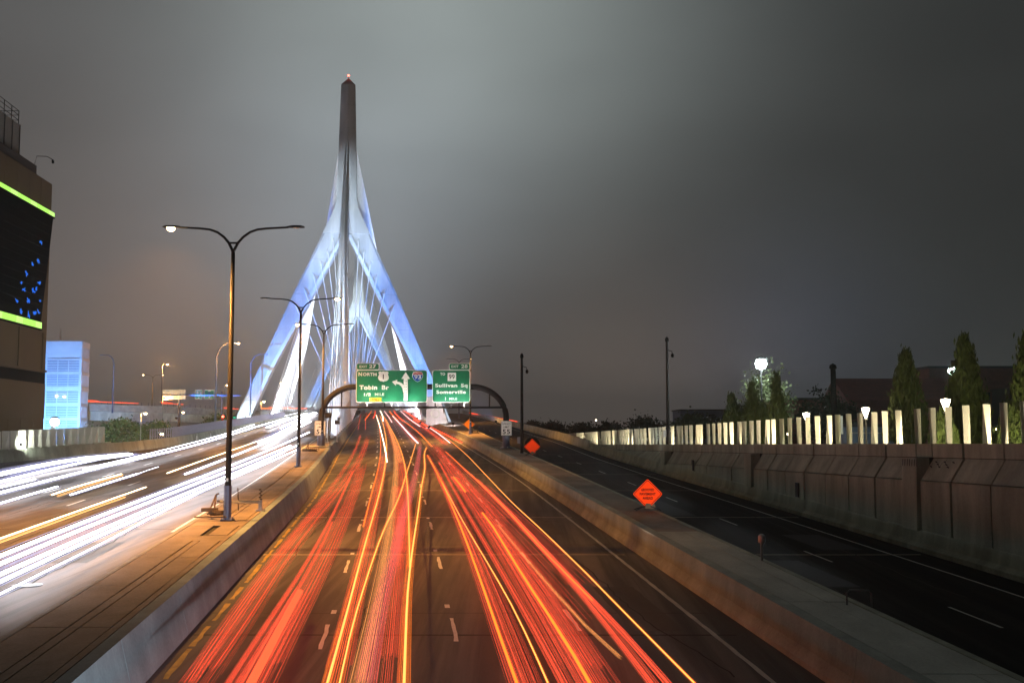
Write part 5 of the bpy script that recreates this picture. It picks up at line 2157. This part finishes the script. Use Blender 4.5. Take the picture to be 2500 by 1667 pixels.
# slim posts on the left barrier
b = MB()
b.tube([(0, 0, 0), (0, 0, .75)], .06, 6)
pm = None
for i, (Y, lab) in enumerate([(128, 'slim white marker post on the left barrier, nearest'), (137, 'slim white marker post on the left barrier, second'), (166, 'slim white marker post on the left barrier below the green signal')]):
    loc = (rx(Y) + interp(LEFT_EDGE, Y) + .35, Y, prof(Y) + H_LEFT)
    if pm is None:
        pm = b.build('marker_post', M['sign_white'], loc=(0, 0, 0))
        pm.location = loc
    else:
        pm = dup(pm, loc=loc)
    tag(pm, lab, 'marker post', 'marker posts along the left barrier')

# ================================================================== LIGHT TRAILS: strands of light hung at lamp height above the lanes
EM = {
    'red': emit('tail_light_red', (1, .095, .042), 1.9, False),
    'red_core': emit('tail_light_core', (1, .075, .025), 2.6),
    'orange': emit('signal_orange', (1, .20, .02), 2.2, False),
    'orange_core': emit('signal_orange_core', (1, .21, .02), 2.2),
    'yellow_core': emit('lamp_yellow_core', (1, .40, .09), 2.4),
    'amber': emit('lamp_amber', (1, .36, .10), 1.7, False),
    'pink': emit('lamp_pink', (1, .16, .15), 1.5, False),
    'white_core': emit('headlight_core', (.92, .94, 1), 11.0),
    'warm_core': emit('headlight_warm_core', (1, .90, .66), 6.0),
    'white': emit('headlight_edge', (.60, .60, 1), 1.3, False),
    'warm': emit('headlight_warm_edge', (1, .62, .22), 2.0, False),
    'pale': emit('pale_pink_core', (1, .72, .70), 2.6),
}
#          core material, core share of width, strand material, strand spread, coverage
STYLE = {
    'yellow': ('yellow_core', .5, 'orange', 1.1, .6),
    'yellow_thin': ('yellow_core', .7, 'orange', .9, .5),
    'white_yellow': ('warm_core', .6, 'amber', .9, .7),
    'orange': ('orange_core', .6, 'red', 1.0, .7),
    'orange_thick': ('orange_core', .5, 'red', 1.5, .7),
    'amber_band': (None, 0, 'amber', .9, .5),
    'orange_under': ('orange_core', .7, 'warm', 1.0, .3),
    'pink_band': (None, 0, 'pink', .9, .42),
    'red_band': (None, 0, 'red', .9, .31),
    'red_solid': ('red_core', .6, 'red', .9, .6),
    'red_thin': (None, 0, 'red', 1.0, .6),
    'white_pink': ('pale', .4, 'pink', 1.0, .5),
    'white': ('white_core', .66, 'white', 1.5, .4),
    'white_thick': ('white_core', .8, 'white', 1.5, .5),
    'white_warm': ('warm_core', .6, 'warm', 1.0, .7),
    'white_thin': ('white_core', .7, 'white', .8, .3),
}
TRAILS = [
 ('yellow', 0.13, 'brightest straight yellow light trail in the middle of the centre lane', 0.8,
  [(-2.16,22),(-2.59,26.6),(-3.1,32.4),(-3.5,37.3),(-4,43.9),(-4.68,53.5),(-5.78,68.4),(-7.05,86.1),(-8.82,111),(-9.66,122.1)]),
 ('yellow', 0.1, 'yellow light trail curving from the thick middle trail up and left under the gantry', 0.8,
  [(-3.5,37.3),(-4.43,46.7),(-5.42,56.8),(-6.88,71.1),(-8.95,90.4),(-12.65,122.1),(-18.77,170.9),(-27.52,238.1),(-37.96,317.2)]),
 ('yellow', 0.12, 'thick yellow light trail along the left side of the centre lane', 0.8,
  [(-3.72,22),(-4.47,29.8),(-5.46,39.3),(-6.48,49.9),(-8.06,66),(-11.14,95.1),(-14.9,128.6),(-21.09,179.3),(-30.69,254.8),(-38.89,317.2)]),
 ('yellow', 0.08, 'yellow light trail slanting across the centre lane from left to right', 0.8,
  [(-3.47,22),(-4.03,27.2),(-4.76,35.5),(-5.61,47.3),(-6.41,59.5),(-8.01,82.2),(-9.84,106.1),(-11.68,130.9)]),
 ('amber_band', 0.34, 'wide amber band of light beside the slanting yellow trail', 0.8,
  [(-3.08,22),(-3.49,26.6),(-4.07,33.6),(-4.81,41.5),(-5.67,50.6),(-6.94,63.7),(-9.01,84.1),(-11.43,106.1),(-15.84,143.9),(-24.08,210.5),(-36.74,309.1)]),
 ('pink_band', 0.36, 'pink band of fine parallel light lines in the centre lane', 1,
  [(-2.89,21.7),(-3.42,27.7),(-3.81,32.7),(-4.16,37.9),(-5.01,48.8),(-5.98,62.6),(-8,89.5),(-10.97,128.8)]),
 ('red_band', 0.5, 'broad red band just left of the thick middle yellow trail', 0.8,
  [(-2.49,22),(-3.1,28.7),(-3.9,37.3),(-4.82,46.7),(-5.93,56.8),(-7.42,69.7)]),
 ('red_band', 0.5, 'broad red band between the two left yellow trails of the centre lane', 0.8,
  [(-3.58,22),(-4.37,29.8),(-5.61,41.5),(-7.2,56.8),(-9.17,75.5),(-13.1,109.3)]),
 ('orange', 0.07, 'thin orange trail beside the white dashes left of the centre lane', 0.8,
  [(-6.65,48.6),(-8.44,64.8),(-10.43,84.1),(-14.53,120.1),(-23.07,188.6),(-40.31,322.9)]),
 ('red_band', 0.7, 'faint red smear under the yellow trails at the far end of the centre lane', 0.6,
  [(-3.95,38.6),(-5.2,52.3),(-7.27,73.5),(-11.5,109.8),(-20.97,185.5),(-38.26,319.7)]),
 ('white_yellow', 0.16, 'white hot trail on the far centre lane below the big green sign', 0.8,
  [(-11,95.1),(-16.42,138.4),(-27.45,223.5),(-40.73,322.9)]),
 ('red_band', 0.3, 'red band nearest the yellow edge line', 0.8,
  [(-6.6,22.5),(-7.27,27.8),(-8.21,35.9),(-9.3,46.7),(-10.23,56.8),(-12.17,75.5),(-14.92,100.3),(-18.99,133.3),(-22.42,159.6)]),
 ('red_band', 0.55, 'second red band from the yellow edge line, wide and bright', 0.8,
  [(-6.38,22),(-6.87,27.6),(-8.17,38.1),(-9.43,50.6),(-10.63,66),(-12.82,88.2),(-15.9,116.3),(-21.26,159.6)]),
 ('red_thin', 0.14, 'thin red trail in the middle of the left lane', 0.8,
  [(-5.75,22),(-6.3,27.6),(-6.87,35.2),(-8.16,47.9),(-10.13,64.8),(-12.36,84.1)]),
 ('red_thin', 0.12, 'thin red trail just right of the left lane middle, ending short', 0.8,
  [(-5.54,22),(-6.13,28.3),(-6.51,33.9),(-7.32,41.5),(-8.37,50.6)]),
 ('red_band', 0.62, 'widest red band along the right side of the left lane', 0.8,
  [(-5.12,22),(-5.58,26.8),(-6.04,32.1),(-6.86,40.6),(-8.3,54.3),(-10.38,72.5),(-12.8,92.7)]),
 ('red_solid', 0.34, 'short solid red trail with a blunt far end beside the widest red band', 0.8,
  [(-5.28,22),(-5.73,26.5),(-6.15,30.6),(-6.35,32.7)]),
 ('red_thin', 0.1, 'left one of two thin red trails far off below the left lane signs', 0.8,
  [(-26.62,186.7),(-35.82,254.8),(-52.54,376.6)]),
 ('red_thin', 0.1, 'right one of two thin red trails far off below the left lane signs', 0.8,
  [(-25.35,186.7),(-34.51,254.8),(-50.72,376.6)]),
 ('orange_thick', 0.13, 'thick orange trail at the left edge of the right lanes', 0.8,
  [(0.14,22),(-0.3,26.8),(-0.83,32.4),(-1.59,41.5),(-2.23,47.9),(-2.87,54.3),(-4.03,66),(-6.1,86.1),(-8.3,106.1)]),
 ('red_band', 0.34, 'red band right of the thick orange trail', 0.8,
  [(0.43,22),(0.08,26.1),(-0.45,31.6),(-1.13,39.3),(-2.21,49.2),(-3.85,64.8),(-5.96,84.1)]),
 ('yellow_thin', 0.05, 'hairline yellow trail crossing the third lane', 0.8,
  [(0.77,22),(0.42,26.3),(-0,30.6),(-0.57,35.9),(-1.36,42.4),(-2.42,52),(-4.57,71.1),(-7.39,97.6)]),
 ('red_thin', 0.16, 'narrow red trail right of the hairline yellow one', 0.8,
  [(1.08,22),(0.64,26.6),(-0.22,35.2),(-1.11,43.4),(-2.15,53.5),(-3.92,69.7),(-6.43,95.1)]),
 ('orange_thick', 0.16, 'thickest orange and yellow trail crossing the broken lane line on the right', 0.8,
  [(1.62,22),(1.37,25.4),(1.06,28.4),(0.63,32.7),(0.12,37.7),(-0.5,45),(-1.17,52),(-1.48,54.3)]),
 ('red_band', 0.42, 'red band under the thickest orange trail', 0.8,
  [(1.36,22),(0.97,26.1),(0.32,33.6),(-0.63,43.4),(-2.01,56.8),(-4.31,78.7),(-7.19,106.1)]),
 ('red_band', 0.5, 'red band left of the right broken lane line', 0.8,
  [(1.95,22),(1.54,26.8),(1,33),(0.13,41.9),(-1.24,55.1),(-3.03,72.5),(-6.14,100.3),(-9.51,130.9)]),
 ('amber_band', 0.09, 'faint amber trail right of the right broken lane line', 0.8,
  [(2.42,24.6),(1.89,27.6),(1.24,33),(0.38,40.1),(-0.63,49.2)]),
 ('red_thin', 0.2, 'long red trail second from the outer yellow line', 0.8,
  [(2.89,22),(2.48,27.8),(1.93,33.6),(1.09,42.4),(-0.37,56.8),(-2.43,75.5)]),
 ('red_thin', 0.16, 'long red trail next to the outer yellow line', 0.8,
  [(3.2,22),(2.88,25.9),(2.3,31.5),(1.46,38.9),(-0,53.5),(-1.54,68.4),(-3.93,87.1)]),
 ('orange', 0.07, 'orange trail running above the red trails toward the right leg', 0.8,
  [(2.3,31.3),(1.44,38.5),(-0.37,56.8),(-1.79,69.7),(-3.93,87.1),(-6.91,112.7)]),
 ('yellow_thin', 0.06, 'outermost yellow trail following the right edge line', 0.8,
  [(3.76,22),(3.08,29.2),(2.43,35.9),(1.31,48.1),(-0,58.5),(-1.01,69.7),(-2.5,86.1),(-4.39,104.6),(-7.45,135.8),(-11.59,170.9)]),
 ('orange_thick', 0.2, 'short bright orange blob of light on the third lane', 0.8,
  [(-2.84,66),(-3.46,71.8),(-4.21,77.9)]),
 ('red_band', 1.5, 'broad red glow of many lights at the merge on the right lanes', 0.7,
  [(-0.33,51.4),(-1.84,63.7),(-3.87,80.1),(-6.76,104.9),(-10.28,135.6)]),
 ('red_band', 1.1, 'broad red haze of lights over the right lanes nearer the camera', 0.6,
  [(2.18,35.1),(1.3,42.9),(0.33,50.9),(-0.78,60.6),(-2.09,72.1)]),
 ('red_band', 1, 'broad pale red band over the right broken lane line', 0.5,
  [(1.63,30.2),(0.89,37),(0.14,43.6),(-1.02,53.1)]),
 ('white_pink', 0.55, 'pinkish white trail far off between the right lanes', 0.8,
  [(-11.62,133.3),(-15.55,163.2),(-23.11,223.5),(-34.24,309.1)]),
 ('white_pink', 0.3, 'white streak far off next to the right barrier', 0.8,
  [(-7.64,133.3),(-11.33,167),(-16.03,204.6)]),
 ('red_solid', 0.35, 'red streak hugging the far end of the right barrier', 0.8,
  [(-6.29,134.3),(-11.04,170.9),(-17.52,216.8),(-23.95,262.2)]),
 ('red_band', 0.7, 'red streak left of the far white streak', 0.8,
  [(-7.89,128.6),(-12.7,170.9),(-19.5,223.5),(-28.09,284.8)]),
 ('orange', 0.16, 'far orange trail on the third lane below the second green sign', 0.8,
  [(-9.22,124.2),(-14.02,167),(-21.67,223.5),(-29.94,284.8)]),
 ('amber_band', 0.4, 'amber trail on the far side of the centre lane', 0.8,
  [(-9.81,95.1),(-11.81,112.7),(-15.74,143.9),(-22.66,199),(-32.13,274.1)]),
 ('red_solid', 0.5, 'red streak on the far ramp behind the orange diamond sign', 0.9,
  [(1.05,237.2),(-4.14,284.5),(-9.92,323.2),(-14.07,355.4)]),
 ('white_thick', 0.85, 'broadest white light trail at the left merge ending in a blunt glare', 1.78,
  [(-31.59,65.8),(-32.88,74.2),(-33.41,80.9),(-33.16,86.6),(-31.86,89.9)]),
 ('white', 0.4, 'white trail below the broadest one, fading into the merge', 1.78,
  [(-28.78,60),(-30.06,68.8),(-31.48,78.5),(-31.72,87),(-31.45,89.5)]),
 ('white', 0.26, 'short white trail at the left edge of the photo, ending early', 1.78,
  [(-27.05,56.4),(-27.5,59.7),(-27.79,63.1)]),
 ('white', 0.34, 'long white trail on the outer lanes running up to the bridge', 1.78,
  [(-25.56,53.3),(-26.37,60.4),(-27.93,71.9),(-28.81,81.7),(-29.31,90.9),(-34,128.3),(-39.65,167.1),(-49.63,238.1),(-62.3,338.1)]),
 ('white', 0.2, 'second long white trail on the outer lanes beside the first', 1.78,
  [(-28.45,71.9),(-30.02,86.6),(-32.16,105.5),(-36.31,137),(-42.1,177.4),(-67.17,352.9)]),
 ('white_warm', 0.2, 'warm white trail with an orange underside in the second lane', 1.78,
  [(-22.6,53.3),(-22.96,55.7),(-23.78,61.6),(-24.25,67.2)]),
 ('orange_under', 0.06, 'thin orange trail under the warm white one', 1.53,
  [(-23.19,55.3),(-24.33,63.1),(-25.07,69.8)]),
 ('white', 0.2, 'white trail in the second lane ending in a thin tip', 1.78,
  [(-21.7,53.3),(-22.71,61.3),(-23.35,67.5)]),
 ('white_thin', 0.06, 'thin tip of light beyond the second lane trail', 1.78,
  [(-23.35,67.5),(-23.98,71.5),(-24.24,74.2)]),
 ('white', 0.2, 'white trail at the lower left edge of the photo', 1.78,
  [(-23.06,48.4),(-23.88,54),(-24.37,58.1)]),
 ('white_warm', 0.16, 'lone warm white trail between the outer trails and the thick inner ones', 1.78,
  [(-17.37,36.3),(-18.21,44.5),(-19.02,52.8),(-19.49,57.7)]),
 ('orange_under', 0.05, 'thin orange trail below the lone warm white trail', 1.53,
  [(-17.81,37.3),(-18.72,45.8),(-19.53,54.8)]),
 ('white_warm', 0.16, 'white trail behind the first lamp post, topmost of the inner lanes', 1.78,
  [(-21.66,68),(-22.95,78.5),(-24.6,92.9),(-26.99,113.9),(-34.49,175.8)]),
 ('white', 0.3, 'wide white trail behind the first lamp post leading to the bridge', 1.78,
  [(-20.27,67.2),(-22.19,83.9),(-24.13,101.8),(-30.27,149.7),(-37.73,202.3)]),
 ('white', 0.34, 'first thick white trail on the inner lanes', 1.78,
  [(-15.5,32.5),(-16.35,40),(-17.31,49.8),(-19.48,73.6),(-22.84,108),(-27.01,143.7)]),
 ('white', 0.32, 'second thick white trail on the inner lanes', 1.78,
  [(-14.75,30.9),(-15.56,38.1),(-16.47,47.4),(-18.44,69.6),(-21.57,105.1)]),
 ('white', 0.3, 'third thick white trail on the inner lanes', 1.78,
  [(-13.9,29.2),(-14.51,35.5),(-15.53,44.8),(-17.35,65.6),(-20.91,105.1)]),
 ('white', 0.24, 'fourth white trail on the inner lanes, next to the lowest', 1.78,
  [(-13.35,28),(-13.86,33),(-14.94,43),(-16.65,63),(-19.35,97.3)]),
 ('white', 0.12, 'lowest white trail, nearest the brown median', 1.78,
  [(-12.55,26.4),(-13.01,31),(-13.62,36.7),(-14.5,45),(-17.07,64.5),(-19.59,92.7)]),
 ('white_thick', 0.9, 'wide white glare far up the left roadway beside the speed limit sign', 1.78,
  [(-25.71,110.7),(-31.76,152.6),(-41.02,213),(-54.59,300.3)]),
 ('white_thick', 0.7, 'wide white glare far up the outer lanes under the bridge cables', 1.78,
  [(-37.36,165),(-48.18,238.1),(-62.3,338.1)]),
 ('white', 0.5, 'white glare far up the middle of the left roadway', 1.78,
  [(-34.65,161.7),(-44.13,224.8),(-57.99,316.8)]),
]



def spline(pts):
    """smooth (X, Y) path resampled about every 3.5 m"""
    P_ = np.array(pts, float)
    Yk, Xk = P_[:, 1], P_[:, 0]
    u = np.array([x - rx(y) for x, y in pts])
    # light smoothing of the sideways offset, then piecewise cubic
    us = u.copy()
    us[1:-1] = .25 * u[:-2] + .5 * u[1:-1] + .25 * u[2:]
    d = np.gradient(us, Yk)
    n = int(max(6, min(34, (Yk[-1] - Yk[0]) / 4)))
    Y = Yk[0] + (Yk[-1] - Yk[0]) * np.linspace(0, 1, n) ** 1.25
    out = []
    for y in Y:
        i = min(max(int(np.searchsorted(Yk, y)) - 1, 0), len(Yk) - 2)
        h = Yk[i + 1] - Yk[i]
        t = (y - Yk[i]) / h
        uu = us[i] * (2 * t ** 3 - 3 * t * t + 1) + d[i] * h * (t ** 3 - 2 * t * t + t) + us[i + 1] * (-2 * t ** 3 + 3 * t * t) + d[i + 1] * h * (t ** 3 - t * t)
        out.append((rx(y) + uu, y))
    return np.array(out)


def trail(style, w, label, h, pts):
    core, cw, edge, spread, cover = STYLE[style]
    path = spline(pts)
    n = len(path)
    Z = np.array([prof(y) for y in path[:, 1]]) + h
    left = h > 1.5
    V, F, MI = [], [], []
    nv = 0
    slots = []

    def add_tube(du, dz, rh, rv, sides, mi, a, c):
        nonlocal nv
        k = c - a
        if k < 3:
            return
        X, Yv, Zv = path[a:c, 0] + du, path[a:c, 1], Z[a:c] + dz
        ring = []
        for j in range(sides):
            an = 2 * math.pi * j / sides + .5
            ring.append(np.stack([X + rh * math.cos(an), Yv, Zv + rv * math.sin(an)], 1))
        R_ = np.stack(ring, 1).reshape(-1, 3)
        V.append(R_)
        i = np.arange(k - 1)[:, None] * sides
        j = np.arange(sides)[None, :]
        f = np.stack([i + j, i + (j + 1) % sides, i + sides + (j + 1) % sides, i + sides + j], -1).reshape(-1, 4) + nv
        F.append(f)
        MI.append(np.full(len(f), mi))
        nv += len(R_)
    if core:
        slots.append(EM[core])
        add_tube(0, 0, w * cw / 2, min(w * cw * .32, .11), 6, 0, 0, n)
    slots.append(EM[edge])
    mi = len(slots) - 1
    r = .0014 if not left else .004
    ns = int(max(8, min(420, w * spread / (2 * r) * cover * (.34 if (w >= .9 and not left) else 1))))
    grid = (np.arange(ns) + rng.uniform(.1, .9, ns)) / ns * 2 - 1          # even but not regular
    if core:
        X_ = np.sign(grid) * np.abs(grid) ** 1.5 * w * spread              # denser towards the core
    else:
        X_ = (grid * .72 + grid ** 3 * .28) * w * .62
    for s in range(ns):
        z = float(rng.normal(0, .03 + .04 * (w > .3)))
        a = int(rng.integers(0, 2)) if w > .4 else 0
        c = n - (int(rng.integers(0, max(1, n // 6))) if w > .3 else 0)
        add_tube(float(X_[s]), z, r, r, 3, mi, a, c)
    V_ = np.concatenate(V)
    o0 = np.array([path[0, 0], path[0, 1], Z[0]])
    me = fast_mesh('light_trail', V_ - o0, np.concatenate(F), slots, np.concatenate(MI))
    o = bpy.data.objects.new('light_trail', me)
    COL.objects.link(o)
    o.location = tuple(o0)
    tag(o, label, 'light trail', 'headlight trails on the left roadway' if left else 'tail-light trails on the main road')


for st, w, lab, h, pts in TRAILS:
    trail(st, w * (.78 if h > 1.5 and w < .6 else 1), lab, h, pts)
# the crowd of lamps far up the bridge, below the green signs
for k, (u, st, w, y0, y1, lab) in enumerate([
        (-4.9, 'orange', .2, 250, 425, 'far orange trail by the yellow line at the crest of the road'), (-3.4, 'red_solid', .25, 270, 425, 'far red trail of the left lane at the crest of the road'),
        (-1.2, 'white_yellow', .3, 240, 430, 'far white hot trail left of the centre lane at the crest'), (.5, 'white_pink', .35, 230, 430, 'far pinkish white trail of the centre lane at the crest'),
        (2.3, 'orange', .3, 250, 430, 'far orange trail left in the third lane at the crest'), (3.6, 'red_solid', .4, 240, 430, 'far red trail right in the third lane at the crest'),
        (5.8, 'white_pink', .4, 200, 420, 'far pinkish white trail left in the fourth lane at the crest'), (7.2, 'red_solid', .4, 190, 420, 'far red trail right in the fourth lane at the crest')]):
    trail(st, w, lab, .95, [(rx(y) + u + .3 * math.sin(y * .02 + k), y) for y in range(y0, y1, 25)])

# trails and lamps of cars on the viaduct
for i, (a, c, st, lab) in enumerate([(4, 8, 'red', 'leftmost red streak on the viaduct parapet'), (9, 13, 'red', 'second red streak on the viaduct with a pale tail'), (15, 17, 'red_core', 'short red lamp pair stopped on the viaduct'),
                                     (21, 23, 'red', 'tiny red lamp streak in the middle of the viaduct'), (27, 39, 'orange_core', 'long orange and white streak on the viaduct beside the left bridge leg'), (29, 40, 'red_core', 'long red streak on the viaduct behind the nearest lamp pole')]):
    b = MB()
    ps = []
    for k in range(a, min(c, len(vp) - 1) + 1):
        p = vp[k]
        t_ = vp[min(k + 1, len(vp) - 1)] - vp[max(k - 1, 0)]
        s_ = Vector((t_.y, -t_.x, 0)).normalized()
        ps.append(p + s_ * (2.5 - .6 * (i % 3)) + Vector((0, 0, 1.35 + .25 * (i % 3))))
    for dz, f in ((0, 1), (.22, .55)):
        q_ = ps[:max(2, int(len(ps) * f))]
        b.tube([p + Vector((0, 0, dz)) for p in q_], [.03 + .06 * abs(math.sin(1.3 * j + i)) for j in range(len(q_))], 5)
    tag(b.build('light_trail', EM[st] if st != 'red' else EM['red_core'], loc=tuple(ps[0])), lab, 'light trail', 'light trails on the viaduct')

# ================================================================== HAZE
hb = MB()
hb.box((0, 1425, 51.4), (3060, 3210, 109.2))
hz = mat('haze', (1, 1, 1), var=0)
hz.node_tree.nodes.clear()
ho = hz.node_tree.nodes.new('ShaderNodeOutputMaterial')
hv = hz.node_tree.nodes.new('ShaderNodeVolumePrincipled')
hv.inputs['Color'].default_value = (.9, .93, .95, 1)
hv.inputs['Density'].default_value = .0004
hv.inputs['Anisotropy'].default_value = .5
hz.node_tree.links.new(hv.outputs[0], ho.inputs['Volume'])
tag(hb.build('haze', hz), kind='stuff')
